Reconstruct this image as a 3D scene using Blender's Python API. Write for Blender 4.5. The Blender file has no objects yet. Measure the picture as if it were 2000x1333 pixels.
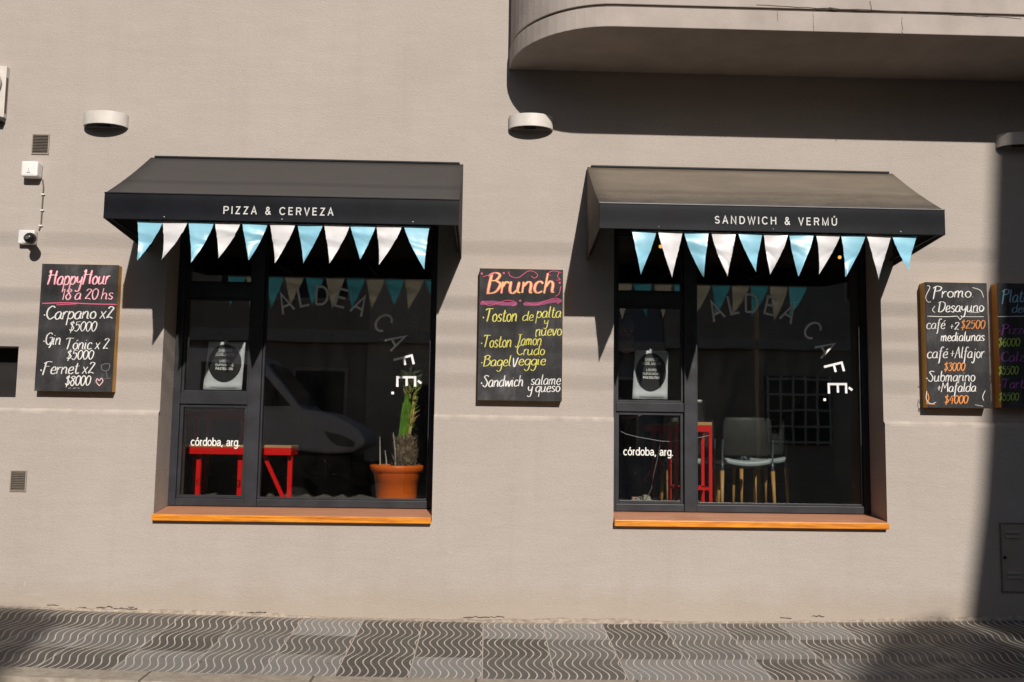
import bpy, bmesh, math, random
from mathutils import Vector, Matrix
random.seed(7)
sc = bpy.context.scene
COL = sc.collection
V = Vector

# ------------------------------------------------------------------ camera
F, CD, CH = 1850.0, 7.7, 1.55
_ey = V((-50, 178.5, F)).normalized()
_ex = V((1, .0145, 0)); _ex = (_ex - _ey * _ex.dot(_ey)).normalized()
_ez = -(_ey.cross(_ex))
CAM = V((0, -CD, CH))
cam = bpy.data.cameras.new('camera'); co = bpy.data.objects.new('camera', cam); COL.objects.link(co)
cam.sensor_width = 36; cam.lens = 36 * F / 2000; cam.clip_start = .1; cam.clip_end = 2000
R = Matrix(((_ex.x, -_ex.y, -_ex.z), (_ey.x, -_ey.y, -_ey.z), (_ez.x, -_ez.y, -_ez.z)))
co.matrix_world = Matrix.Translation(CAM) @ R.to_4x4()
sc.camera = co

def at(px, py, y=0.0):
    "world point at depth y seen at a position in the 2000 px wide photograph"
    r = V((px - 1000, py - 666.5, F)); d = V((r.dot(_ex), r.dot(_ey), r.dot(_ez)))
    return CAM + d * ((y - CAM.y) / d.y)

# ------------------------------------------------------------------ light
SUN = V((-.20, 1, -.60))
EL = math.atan2(.60, math.hypot(.2, 1))
w = bpy.data.worlds.new('World'); sc.world = w; w.use_nodes = True
wn = w.node_tree.nodes; bg = wn['Background']
sky = wn.new('ShaderNodeTexSky'); sky.sky_type = 'NISHITA'; sky.sun_disc = False
sky.sun_elevation = EL; sky.sun_rotation = math.pi - math.atan2(.2, 1)
w.node_tree.links.new(sky.outputs[0], bg.inputs[0]); bg.inputs[1].default_value = .05
sl = bpy.data.lights.new('sun', 'SUN'); sl.energy = 4.6; sl.angle = math.radians(.6); sl.color = (1, .93, .84)
so = bpy.data.objects.new('sun', sl); so.rotation_euler = SUN.to_track_quat('-Z', 'Y').to_euler(); so.location = (3, -20, 14); COL.objects.link(so)
sc.view_settings.view_transform = 'Standard'; sc.view_settings.look = 'None'
sc.view_settings.exposure = 0; sc.view_settings.gamma = 1
sc.render.engine = 'CYCLES'
cy = sc.cycles
cy.max_bounces = 10; cy.transparent_max_bounces = 24; cy.diffuse_bounces = 4; cy.glossy_bounces = 5
cy.caustics_reflective = False; cy.caustics_refractive = False; cy.sample_clamp_indirect = 6
try:
    cy.use_denoising = True; cy.denoiser = 'OPENIMAGEDENOISE'
except Exception:
    pass

# ------------------------------------------------------------------ materials
def rgb(*c): return tuple(c) + (1,)
class NT:
    def __init__(s, name):
        s.m = bpy.data.materials.new(name); s.m.use_nodes = True
        s.t = s.m.node_tree; s.n = s.t.nodes; s.b = s.n['Principled BSDF']; s.out = s.n['Material Output']
    def new(s, typ, **kw):
        n = s.n.new('ShaderNode' + typ)
        for k, v in kw.items(): setattr(n, k, v)
        return n
    def ln(s, a, b): s.t.links.new(a, b)
    def val(s, sock, v):
        if hasattr(v, 'is_output') or hasattr(v, 'links'): s.ln(v, sock)
        else: sock.default_value = v
    def math(s, op, a, b=0.0, c=None):
        n = s.new('Math', operation=op); s.val(n.inputs[0], a); s.val(n.inputs[1], b)
        if c is not None: s.val(n.inputs[2], c)
        return n.outputs[0]
    def pos(s, scale=(1, 1, 1)):
        g = s.new('NewGeometry'); m = s.new('Mapping'); s.ln(g.outputs['Position'], m.inputs[0]); m.inputs['Scale'].default_value = scale
        return m.outputs[0]
    def noise(s, vec, scale, detail=4, rough=.55):
        n = s.new('TexNoise'); s.ln(vec, n.inputs['Vector']); n.inputs['Scale'].default_value = scale
        n.inputs['Detail'].default_value = detail; n.inputs['Roughness'].default_value = rough
        return n.outputs[0]
    def ramp(s, fac, *stops):
        r = s.new('ValToRGB'); s.ln(fac, r.inputs[0]); e = r.color_ramp.elements
        while len(e) < len(stops): e.new(.5)
        for i, (p, c) in enumerate(stops): e[i].position = p; e[i].color = c if len(c) == 4 else rgb(*c)
        return r.outputs[0]
    def mix(s, fac, a, b, mode='MIX'):
        n = s.new('Mix', data_type='RGBA', blend_type=mode); s.val(n.inputs[0], fac); s.val(n.inputs[6], a); s.val(n.inputs[7], b)
        return n.outputs[2]
    def bump(s, h, strength, dist):
        n = s.new('Bump'); s.ln(h, n.inputs['Height']); n.inputs['Strength'].default_value = strength; n.inputs['Distance'].default_value = dist
        s.ln(n.outputs[0], s.b.inputs['Normal']); return n
    def base(s, c, rough=.6, metal=0, spec=.5):
        s.val(s.b.inputs['Base Color'], c); s.val(s.b.inputs['Roughness'], rough); s.b.inputs['Metallic'].default_value = metal
        s.b.inputs['Specular IOR Level'].default_value = spec
        return s

def simple(name, c, rough=.6, metal=0, spec=.5, var=.12, scale=9, bump=0):
    k = NT(name); p = k.pos(); n = k.noise(p, scale, 5)
    lo = tuple(x * (1 - var) for x in c); hi = tuple(min(1, x * (1 + var)) for x in c)
    k.base(k.ramp(n, (.3, lo), (.7, hi)), rough, metal, spec)
    if bump: k.bump(k.noise(p, scale * 12, 3), .5, bump)
    return k.m

def plaster():
    k = NT('painted_plaster'); p = k.pos()
    big = k.noise(p, .9, 6, .6)
    c = k.ramp(big, (.28, (.384, .337, .298)), (.5, (.42, .371, .331)), (.72, (.452, .403, .363)))
    st = k.noise(k.pos((1.6, 1, 9)), 1.6, 7, .65)
    c = k.mix(.22, c, k.ramp(st, (.3, (.337, .29, .263)), (.7, (.50, .446, .418))))
    sk = k.ramp(k.noise(k.pos((7, 1, .35)), 1.1, 5, .6), (.52, (0, 0, 0)), (.72, (1, 1, 1)))
    c = k.mix(k.math('MULTIPLY', sk, .13), c, rgb(.30, .26, .235))
    pt = k.ramp(k.noise(p, 2.7, 7, .7), (.56, (0, 0, 0)), (.66, (1, 1, 1)))
    c = k.mix(k.math('MULTIPLY', pt, .10), c, rgb(.55, .49, .45))
    fine = k.noise(p, 75, 4, .7)
    c = k.mix(.24, c, k.ramp(fine, (.3, (.266, .23, .206)), (.7, (.55, .497, .474))))
    # scattered dirt specks and a rain-stained foot with a ragged edge of its own
    sp = k.ramp(k.noise(p, 34, 2, .5), (.735, (0, 0, 0)), (.80, (1, 1, 1)))
    c = k.mix(k.math('MULTIPLY', sp, .35), c, rgb(.26, .21, .17))
    g = k.new('NewGeometry'); sx = k.new('SeparateXYZ'); k.ln(g.outputs['Position'], sx.inputs[0])
    hgt = k.math('ADD', sx.outputs[2], k.math('MULTIPLY', k.noise(p, 3.2, 6, .65), -.42))
    dirt = k.ramp(hgt, (0.0, (1, 1, 1)), (.16, (0, 0, 0)))
    c = k.mix(k.math('MULTIPLY', dirt, .4), c, rgb(.36, .29, .22))
    k.base(c, .92, 0, .25)
    h = k.math('ADD', k.math('MULTIPLY', fine, .55), k.math('ADD', k.math('MULTIPLY', k.noise(k.pos((1, 1, 2.6)), 26, 5, .65), 1.0), k.math('MULTIPLY', k.noise(p, 2.2, 3), 2.5)))
    k.bump(h, .55, .006)
    return k.m

def paving():
    k = NT('wave_tile'); T = .478
    g = k.new('NewGeometry'); sx = k.new('SeparateXYZ'); k.ln(g.outputs['Position'], sx.inputs[0])
    tx = k.math('DIVIDE', sx.outputs[0], .468); ty = k.math('DIVIDE', k.math('SUBTRACT', -.06, sx.outputs[1]), .488)
    fx = k.math('FRACT', tx); fy = k.math('FRACT', ty)
    sn = k.math('SINE', k.math('MULTIPLY', fy, 2 * math.pi))
    ph = k.math('FRACT', k.math('ADD', k.math('MULTIPLY', k.math('ADD', fx, k.math('MULTIPLY', sn, .066)), 9.0), .25))
    dl = k.math('ABSOLUTE', k.math('SUBTRACT', ph, .5))
    line = k.new('MapRange'); k.ln(dl, line.inputs[0]); line.inputs[1].default_value = .06; line.inputs[2].default_value = .125; line.inputs[3].default_value = 1; line.inputs[4].default_value = 0
    line = line.outputs[0]
    ex = k.math('MINIMUM', fx, k.math('SUBTRACT', 1, fx)); ey = k.math('MINIMUM', fy, k.math('SUBTRACT', 1, fy))
    jx = k.math('LESS_THAN', ex, .009); jy = k.math('LESS_THAN', ey, .006)
    wn_ = k.new('TexWhiteNoise', noise_dimensions='2D'); cb = k.new('CombineXYZ')
    k.ln(k.math('FLOOR', tx), cb.inputs[0]); k.ln(k.math('FLOOR', ty), cb.inputs[1]); k.ln(cb.outputs[0], wn_.inputs[0])
    tile = k.ramp(wn_.outputs[0], (0.0, (.040, .036, .030)), (.42, (.062, .056, .049)), (.58, (.10, .096, .091)), (.68, (.205, .202, .20)), (1.0, (.30, .297, .293)))
    p = k.pos()
    tile = k.mix(.3, tile, k.ramp(k.noise(p, 160, 3, .7), (.3, (.06, .05, .045)), (.75, (.36, .34, .31))))
    tile = k.mix(k.math('MULTIPLY', k.ramp(k.noise(p, 2.4, 6, .65), (.45, (0, 0, 0)), (.75, (1, 1, 1))), .5), tile, rgb(.2, .18, .16))
    worn = k.ramp(k.noise(p, 6, 5, .6), (.25, (.35, .35, .35)), (.65, (1, 1, 1)))
    c = k.mix(k.math('MULTIPLY', line, worn), tile, rgb(.66, .60, .535))  # wave lines painted pale: sun catching the groove walls, put into the colour
    c = k.mix(jx, c, rgb(.46, .41, .37)); c = k.mix(jy, c, rgb(.25, .21, .175))
    gum = k.ramp(k.noise(p, 21, 1, .4), (.745, (0, 0, 0)), (.765, (1, 1, 1)))
    c = k.mix(k.math('MULTIPLY', gum, .55), c, rgb(.05, .046, .044))
    chip = k.ramp(k.noise(p, 38, 3, .7), (.70, (0, 0, 0)), (.74, (1, 1, 1)))
    c = k.mix(k.math('MULTIPLY', chip, .45), c, rgb(.38, .35, .32))
    # dust swept against the wall
    dn = k.math('ADD', sx.outputs[1], k.math('MULTIPLY', k.noise(p, 4, 6, .65), .28))
    c = k.mix(k.math('MULTIPLY', k.ramp(dn, (.02, (0, 0, 0)), (.17, (1, 1, 1))), .75), c, rgb(.4, .34, .28))
    k.base(c, k.ramp(k.noise(p, 5, 4), (.3, (.45, .45, .45)), (.7, (.7, .7, .7))), 0, .22)
    k.bump(k.math('SUBTRACT', k.math('MULTIPLY', k.noise(p, 140, 2), .12), k.math('MAXIMUM', line, k.math('MAXIMUM', jx, jy))), .7, .004)
    return k.m

def stone():
    k = NT('kerb_granite'); p = k.pos(); g = k.new('NewGeometry'); sx = k.new('SeparateXYZ'); k.ln(g.outputs['Position'], sx.inputs[0])
    c = k.ramp(k.noise(p, 14, 8, .7), (.3, (.24, .205, .165)), (.5, (.34, .29, .235)), (.72, (.44, .385, .32)))
    j = k.math('LESS_THAN', k.math('ABSOLUTE', k.math('SUBTRACT', k.math('FRACT', k.math('MULTIPLY', k.math('ADD', sx.outputs[0], .55), .98)), .5)), .008)
    c = k.mix(j, c, rgb(.12, .1, .085)); k.base(c, .8); k.bump(k.noise(p, 50, 5), .5, .004); return k.m

def wood(name, a, b, rough, along=(1.6, 26, 34), coat=0):
    k = NT(name); n = k.noise(k.pos(along), 2.2, 8, .68)
    k.base(k.ramp(n, (.3, a), (.68, b)), rough); k.bump(n, .3, .002); k.b.inputs['Coat Weight'].default_value = coat; k.b.inputs['Coat Roughness'].default_value = .25; return k.m

def slate():
    k = NT('chalkboard_paint'); p = k.pos()
    n = k.noise(k.pos((1.0, 1, .45)), 6.5, 6, .62)
    c = k.ramp(n, (.36, (.014, .0135, .014)), (.55, (.036, .035, .038)), (.74, (.105, .102, .11)))
    k.base(k.mix(.2, c, k.ramp(k.noise(p, 90, 3), (.35, (.01, .01, .01)), (.75, (.1, .1, .1)))), .72, 0, .3); return k.m

def chalk(name, c):
    k = NT(name); n = k.noise(k.pos(), 130, 3, .7)
    k.base(k.ramp(n, (.22, tuple(x * .55 for x in c)), (.5, c)), .95, 0, .1); return k.m

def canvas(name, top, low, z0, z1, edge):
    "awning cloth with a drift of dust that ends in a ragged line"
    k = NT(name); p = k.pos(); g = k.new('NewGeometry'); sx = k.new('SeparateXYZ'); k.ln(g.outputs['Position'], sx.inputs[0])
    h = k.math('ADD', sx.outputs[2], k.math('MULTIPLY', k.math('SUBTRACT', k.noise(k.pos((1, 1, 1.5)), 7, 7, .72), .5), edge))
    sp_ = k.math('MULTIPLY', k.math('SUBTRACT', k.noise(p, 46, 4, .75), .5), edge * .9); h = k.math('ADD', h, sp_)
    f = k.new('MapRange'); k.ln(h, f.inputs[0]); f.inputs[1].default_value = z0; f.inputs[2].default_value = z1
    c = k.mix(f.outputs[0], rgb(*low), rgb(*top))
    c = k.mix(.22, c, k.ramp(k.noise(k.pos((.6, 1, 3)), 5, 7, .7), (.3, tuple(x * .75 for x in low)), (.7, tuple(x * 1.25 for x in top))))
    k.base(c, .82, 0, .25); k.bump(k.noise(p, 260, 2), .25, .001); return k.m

def film(name, c, t):
    k = NT(name); k.n.remove(k.b)
    p = k.pos(); n = k.noise(p, 14, 4, .6)
    cc = k.mix(n, rgb(*[x * .9 for x in c]), rgb(*[min(1, x * 1.06) for x in c]))
    d = k.new('BsdfDiffuse'); tr = k.new('BsdfTranslucent'); gl = k.new('BsdfGlossy')
    k.ln(cc, d.inputs[0]); tr.inputs[0].default_value = rgb(*t); gl.inputs[1].default_value = .34
    b = k.new('Bump'); k.ln(n, b.inputs['Height']); b.inputs['Strength'].default_value = .22; b.inputs['Distance'].default_value = .006
    for q in (d, tr, gl): k.ln(b.outputs[0], q.inputs['Normal'])
    m1 = k.new('MixShader'); m1.inputs[0].default_value = .25; k.ln(d.outputs[0], m1.inputs[1]); k.ln(tr.outputs[0], m1.inputs[2])
    lw = k.new('LayerWeight'); lw.inputs[0].default_value = .5
    fr = k.math('ADD', .05, k.math('MULTIPLY', k.math('POWER', lw.outputs['Facing'], 5), .5))
    m2 = k.new('MixShader'); k.ln(fr, m2.inputs[0]); k.ln(m1.outputs[0], m2.inputs[1]); k.ln(gl.outputs[0], m2.inputs[2])
    k.ln(m2.outputs[0], k.out.inputs[0]); return k.m

def glass():
    k = NT('window_glass'); k.n.remove(k.b)
    t = k.new('BsdfTransparent'); t.inputs[0].default_value = rgb(.90, .92, .91)
    g = k.new('BsdfGlossy'); g.inputs[1].default_value = .012
    b = k.new('Bump'); k.ln(k.noise(k.pos(), 1.3, 2), b.inputs['Height']); b.inputs['Strength'].default_value = .012; b.inputs['Distance'].default_value = .05
    k.ln(b.outputs[0], g.inputs['Normal'])
    lw = k.new('LayerWeight'); lw.inputs[0].default_value = .5
    fr = k.math('ADD', .135, k.math('MULTIPLY', k.math('POWER', lw.outputs['Facing'], 5), .8))
    m = k.new('MixShader'); k.ln(fr, m.inputs[0]); k.ln(t.outputs[0], m.inputs[1]); k.ln(g.outputs[0], m.inputs[2])
    p = k.pos(); d = k.new('BsdfDiffuse'); d.inputs[0].default_value = rgb(.7, .68, .64)
    sm = k.math('MULTIPLY', k.ramp(k.noise(k.pos((1.5, 1, .6)), 2.3, 6, .65), (.42, (0, 0, 0)), (.8, (1, 1, 1))), .004)
    sp = k.math('MULTIPLY', k.ramp(k.noise(p, 95, 1, .4), (.74, (0, 0, 0)), (.80, (1, 1, 1))), .07)
    m2 = k.new('MixShader'); k.ln(k.math('ADD', sm, sp), m2.inputs[0]); k.ln(m.outputs[0], m2.inputs[1]); k.ln(d.outputs[0], m2.inputs[2])
    k.ln(m2.outputs[0], k.out.inputs[0]); return k.m

def lampglow(name, c, s):
    k = NT(name); k.base(rgb(*c)); k.b.inputs['Emission Color'].default_value = rgb(*c); k.b.inputs['Emission Strength'].default_value = s; return k.m

M = dict(
    plaster=plaster(), paving=paving(), kerb=stone(), slate=slate(), glass=glass(),
    asphalt=simple('asphalt', (.034, .034, .034), .9, var=.35, scale=30, bump=.004),
    balcony=simple('balcony_plaster', (.40, .35, .32), .9, var=.1, scale=4, bump=.003, spec=.2),
    palewall=simple('pale_render', (.72, .62, .48), .9, var=.12, scale=2),
    ledge=simple('ledge_highlight_and_scratch', (.445, .395, .355), .9, var=.16, scale=6, bump=.003, spec=.2),  # paler than the wall: sunlit ledge line put into the colour; also scratches
    mortar=simple('crumbled_mortar', (.37, .31, .255), .95, var=.35, scale=22, bump=.006, spec=.1),
    crack=simple('crack_dark', (.07, .052, .038), .95, var=.2),
    frame=simple('black_steel_frame', (.027, .028, .034), .4, 0, .4, .3, 6),
    awnframe=simple('black_awning_metal', (.014, .015, .018), .5, 0, .2, .25, 7), edge=simple('bar_edge_highlight', (.16, .165, .18), .4, .3),  # bar edge in lighter grey: a bright highlight line put into the colour
    valance=simple('black_valance', (.0065, .0075, .0115), .5, 0, .15, .4, 5),
    canvL=canvas('charcoal_canvas', (.056, .051, .049), (.07, .064, .062), 3.2, 3.75, .3),
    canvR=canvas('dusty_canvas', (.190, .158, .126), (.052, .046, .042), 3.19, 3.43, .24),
    sillwood=wood('varnished_sill', (.36, .075, .004), (.92, .36, .02), .42, coat=.2),
    fadedwood=wood('faded_sill', (.42, .17, .085), (.60, .29, .17), .5, (1.2, 18, 18)), oak=wood('pale_oak', (.50, .25, .07), (.68, .38, .13), .5, (9, 9, 1.2)),
    ply=wood('light_plywood', (.55, .27, .09), (.7, .4, .16), .5),
    boardwood=wood('board_pine', (.42, .20, .035), (.62, .34, .07), .6, (18, 18, 1.5)),
    red=simple('red_steel', (.88, .006, .004), .42, 0, .3, .08, 4),
    white=simple('white_plastic', (.78, .77, .75), .45, var=.05),
    lampwhite=simple('white_lamp_housing', (.60, .56, .52), .5, var=.08, scale=12),
    lens=simple('lamp_lens', (.10, .10, .09), .3),
    black=simple('black_plastic', (.012, .012, .013), .3),
    grille=simple('vent_bronze', (.16, .13, .105), .6, var=.2, scale=40), dark=simple('dark_recess', (.008, .007, .007), .8),
    letter=simple('white_vinyl', (.8, .79, .77), .6, var=.04),
    etched=simple('frosted_vinyl', (.90, .90, .92), .6, var=.06),
    paper=simple('white_paper', (.9, .9, .95), .8, var=.04), ink=simple('black_ink', (.012, .012, .014), .6),
    greyink=simple('grey_ink', (.3, .3, .32), .7),
    terracotta=simple('orange_plastic_pot', (.92, .165, .016), .36, var=.08, scale=5),
    soil=simple('potting_soil', (.04, .028, .018), .95, var=.5, scale=60, bump=.01),
    bark=simple('fibrous_trunk', (.20, .14, .085), .95, var=.6, scale=34, bump=.02),
    leaf=simple('green_frond', (.13, .30, .02), .55, var=.35, scale=18), strawleaf=simple('dry_frond', (.62, .45, .15), .7, var=.3, scale=18),
    darkleaf=simple('dark_leaf', (.035, .06, .02), .6, var=.3, scale=20), drystem=simple('dry_stem', (.46, .40, .32), .9, var=.3),
    shell=simple('charcoal_chair_back', (.028, .029, .028), .5, var=.12), paleseat=simple('pale_grey_seat', (.34, .39, .41), .4, var=.06), socket=simple('grey_metal', (.16, .2, .24), .35, .5),
    skin=simple('skin', (.66, .42, .32), .55, var=.12, scale=30), beard=simple('grey_hair', (.32, .29, .26), .9, var=.35, scale=90, bump=.004),
    shirt=simple('black_shirt', (.006, .006, .008), 1, 0, 0, var=.2), trousers=simple('dark_trousers', (.005, .005, .006), 1, 0, 0, var=.2), lip=simple('lip', (.28, .1, .08), .5),
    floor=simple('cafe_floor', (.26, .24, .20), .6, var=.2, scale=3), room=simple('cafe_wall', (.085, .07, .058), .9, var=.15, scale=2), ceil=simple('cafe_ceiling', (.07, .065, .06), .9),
    steel=simple('cable_grey', (.18, .17, .16), .5), whitecable=simple('white_cable', (.42, .42, .44), .5), conduit=simple('grey_conduit', (.10, .085, .07), .6),
    cabinet=simple('painted_steel_door', (.33, .28, .235), .7, var=.06, spec=.3),
    glow=lampglow('warm_bulb', (1, .52, .08), 1.6),
    pink=chalk('chalk_pink', (.74, .13, .24)), blush=chalk('chalk_blush', (.9, .58, .62)), cwhite=chalk('chalk_white', (.82, .80, .78)), yellow=chalk('chalk_yellow', (.72, .66, .16)),
    gold=chalk('chalk_gold', (.86, .54, .24)), orange=chalk('chalk_orange', (.78, .30, .09)), mauve=chalk('chalk_mauve', (.34, .10, .20)), purple=chalk('chalk_purple', (.48, .14, .48)), sky=chalk('chalk_sky', (.30, .55, .72)), green=chalk('chalk_green', (.42, .60, .10)), faint=chalk('chalk_faint', (.26, .26, .27)),
    blueflag=film('sky_blue_flag', (.36, .76, 1.0), (.10, .62, .74)), whiteflag=film('white_flag', (.93, .915, .95), (.72, .66, .48)),
    vanwhite=simple('van_paint', (.8, .8, .84), .3, var=.03), vanglass=simple('van_glass', (.015, .017, .02), .1), tyre=simple('tyre', (.02, .02, .02), .9), hub=simple('wheel_hub', (.35, .35, .36), .4, .7), headl=simple('headlight_lens', (.16, .17, .17), .15),
    tan=simple('tan_render', (.46, .38, .31), .9, var=.15, scale=2), grey=simple('grey_render', (.30, .30, .32), .9, var=.15, scale=2), cream=simple('cream_render', (.52, .45, .36), .9, var=.12, scale=2), trim=simple('stone_trim', (.62, .56, .48), .85), shut=simple('dark_shutter', (.05, .045, .04), .6), rooft=simple('roof_tile', (.22, .11, .07), .9, var=.3, scale=14), grillbar=simple('pale_window_bar', (.75, .7, .62), .6),
)

# ------------------------------------------------------------------ mesh helpers
ORG = {}
class MB:
    def __init__(s): s.v = []; s.f = []
    def add(s, vs, fs):
        n = len(s.v); s.v += [V(p) for p in vs]; s.f += [tuple(i + n for i in f) for f in fs]; return s
    def box(s, x0, x1, y0, y1, z0, z1):
        return s.add([(x0, y0, z0), (x1, y0, z0), (x1, y1, z0), (x0, y1, z0), (x0, y0, z1), (x1, y0, z1), (x1, y1, z1), (x0, y1, z1)],
                     [(0, 3, 2, 1), (4, 5, 6, 7), (0, 1, 5, 4), (1, 2, 6, 5), (2, 3, 7, 6), (3, 0, 4, 7)])
    def hull(s, a, b):
        "two matching loops joined by quads and capped"
        n = len(a); return s.add(list(a) + list(b), [tuple(range(n))[::-1], tuple(range(n, 2 * n))] + [(i, (i + 1) % n, n + (i + 1) % n, n + i) for i in range(n)])
    def prism_y(s, xz, y0, y1): return s.hull([(x, y0, z) for x, z in xz], [(x, y1, z) for x, z in xz])
    def prism_z(s, xy, z0, z1): return s.hull([(x, y, z0) for x, y in xy], [(x, y, z1) for x, y in xy])
    def prism_x(s, yz, x0, x1): return s.hull([(x0, y, z) for y, z in yz], [(x1, y, z) for y, z in yz])
    def tube(s, pts, r, n=8):
        pts = [V(p) for p in pts]; rs = r if isinstance(r, (list, tuple)) else [r] * len(pts); rings = []; up = None
        for i, p in enumerate(pts):
            d = (pts[min(i + 1, len(pts) - 1)] - pts[max(i - 1, 0)]).normalized()
            if up is None: up = V((0, 0, 1)) if abs(d.z) < .9 else V((1, 0, 0))
            a = d.cross(up).normalized(); up = a.cross(d).normalized()
            rings.append([p + (a * math.cos(2 * math.pi * k / n) + up * math.sin(2 * math.pi * k / n)) * rs[i] for k in range(n)])
        b = len(s.v); s.v += [q for g in rings for q in g]
        for i in range(len(pts) - 1):
            for k in range(n): s.f.append((b + i * n + k, b + i * n + (k + 1) % n, b + (i + 1) * n + (k + 1) % n, b + (i + 1) * n + k))
        s.f.append(tuple(b + k for k in range(n))[::-1]); s.f.append(tuple(b + (len(pts) - 1) * n + k for k in range(n))); return s
    def bar(s, a, b, w, d):
        "square section bar between two points"
        a, b = V(a), V(b); t = (b - a).normalized(); u = t.cross(V((0, 1, 0)))
        u = (u if u.length > .01 else t.cross(V((1, 0, 0)))).normalized() * w / 2; q = t.cross(u).normalized() * d / 2
        return s.hull([a - u - q, a + u - q, a + u + q, a - u + q], [b - u - q, b + u - q, b + u + q, b - u + q])
    def lathe(s, prof, c, n=32):
        b = len(s.v); c = V(c)
        for r, z in prof:
            for k in range(n): s.v.append(c + V((r * math.cos(2 * math.pi * k / n), r * math.sin(2 * math.pi * k / n), z)))
        for i in range(len(prof) - 1):
            for k in range(n): s.f.append((b + i * n + k, b + i * n + (k + 1) % n, b + (i + 1) * n + (k + 1) % n, b + (i + 1) * n + k))
        s.f.append(tuple(b + k for k in range(n))[::-1]); s.f.append(tuple(b + (len(prof) - 1) * n + k for k in range(n))); return s
    def ball(s, c, rx, ry, rz, nu=16, nv=10):
        prof = [(math.sin(math.pi * i / nv), -math.cos(math.pi * i / nv)) for i in range(nv + 1)]; b = len(s.v); s.lathe([(max(r, .02), z) for r, z in prof], (0, 0, 0), nu)
        for i in range(b, len(s.v)): q = s.v[i]; s.v[i] = V((c[0] + q.x * rx, c[1] + q.y * ry, c[2] + q.z * rz))
        return s
    def build(s, name, mat, parent=None, smooth=False, bevel=0):
        o0 = ORG.get(parent, V((0, 0, 0)))
        me = bpy.data.meshes.new(name); me.from_pydata([tuple(p - o0) for p in s.v], [], s.f)
        bm = bmesh.new(); bm.from_mesh(me); bmesh.ops.recalc_face_normals(bm, faces=bm.faces); bm.to_mesh(me); bm.free()
        me.materials.append(M[mat] if isinstance(mat, str) else mat)
        if smooth:
            for p in me.polygons: p.use_smooth = True
        o = bpy.data.objects.new(name, me); COL.objects.link(o)
        if parent: o.parent = parent
        ORG[o] = o0
        if bevel:
            b = o.modifiers.new('bevel', 'BEVEL'); b.width = bevel; b.segments = 2; b.limit_method = 'ANGLE'
        return o

def tag(o, label=None, cat=None, group=None, kind=None):
    for k, v in (('label', label), ('category', cat), ('group', group), ('kind', kind)):
        if v: o[k] = v
    return o
def thing(name, label, cat, loc=(0, 0, 0), group=None):
    o = bpy.data.objects.new(name, None); o.empty_display_size = .1; COL.objects.link(o); o.location = loc; ORG[o] = V(loc)
    return tag(o, label, cat, group)
def dup(root, loc, rotz=0, label=None):
    r = root.copy(); COL.objects.link(r); r.location = loc; r.rotation_euler = (0, 0, rotz)
    if label: r['label'] = label
    for ch in list(root.children):
        c = ch.copy(); COL.objects.link(c); c.parent = r
        for g in ch.children:
            d = g.copy(); COL.objects.link(d); d.parent = c
    return r

def smooth_line(pts, n=5):
    if len(pts) < 3: return [V((p[0], p[1], 0)) for p in pts]
    P = [V((p[0], p[1], 0)) for p in pts]; P = [P[0] * 2 - P[1]] + P + [P[-1] * 2 - P[-2]]; out = []
    for i in range(1, len(P) - 2):
        for k in range(n):
            t = k / n; a, b, c, d = P[i - 1], P[i], P[i + 1], P[i + 2]
            out.append(.5 * ((2 * b) + (c - a) * t + (2 * a - 5 * b + 4 * c - d) * t * t + (3 * b - a - 3 * c + d) * t ** 3))
    return out + [P[-2]]

class Ink(MB):
    "flat ribbons on a plane facing -y; each next piece lies a hair further out"
    lift = 0.0
    def stroke(s, pts, wid, y, brush=0.0, mitre=False):
        pts = [V((p[0], p[1], 0)) for p in pts]; L = []; R_ = []; n = len(pts)
        for i, p in enumerate(pts):
            a = (p - pts[i - 1]) if i else (pts[1] - p); b = (pts[i + 1] - p) if i < n - 1 else a
            if a.length < 1e-9: a = b
            if b.length < 1e-9: b = a
            a, b = a.normalized(), b.normalized(); d = (a + b); d = d.normalized() if d.length > .2 else a
            nn = V((-d.y, d.x, 0)); k = 1 / max(.45, abs(d.dot(a))) if mitre else 1
            wv = wid * (1 + brush * (abs(d.y) - .6)) * k
            if brush and (i == 0 or i == n - 1): wv *= .7
            L.append(p + nn * wv / 2); R_.append(p - nn * wv / 2)
        b0 = len(s.v)
        for i in range(n):
            s.lift += .000015
            yy = y - s.lift
            s.v += [V((L[i].x, yy, L[i].y)), V((R_[i].x, yy, R_[i].y))]
        for i in range(n - 1): s.f.append((b0 + 2 * i, b0 + 2 * i + 1, b0 + 2 * i + 3, b0 + 2 * i + 2))
        s.lift += .0001
        return s
    def blob(s, x, z, r, y, n=8, rz=None):
        b0 = len(s.v); s.lift += .0001
        s.v += [V((x + r * math.cos(2 * math.pi * k / n), y - s.lift, z + (rz or r) * math.sin(2 * math.pi * k / n))) for k in range(n)]
        s.f.append(tuple(range(b0, b0 + n))); return s

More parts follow.
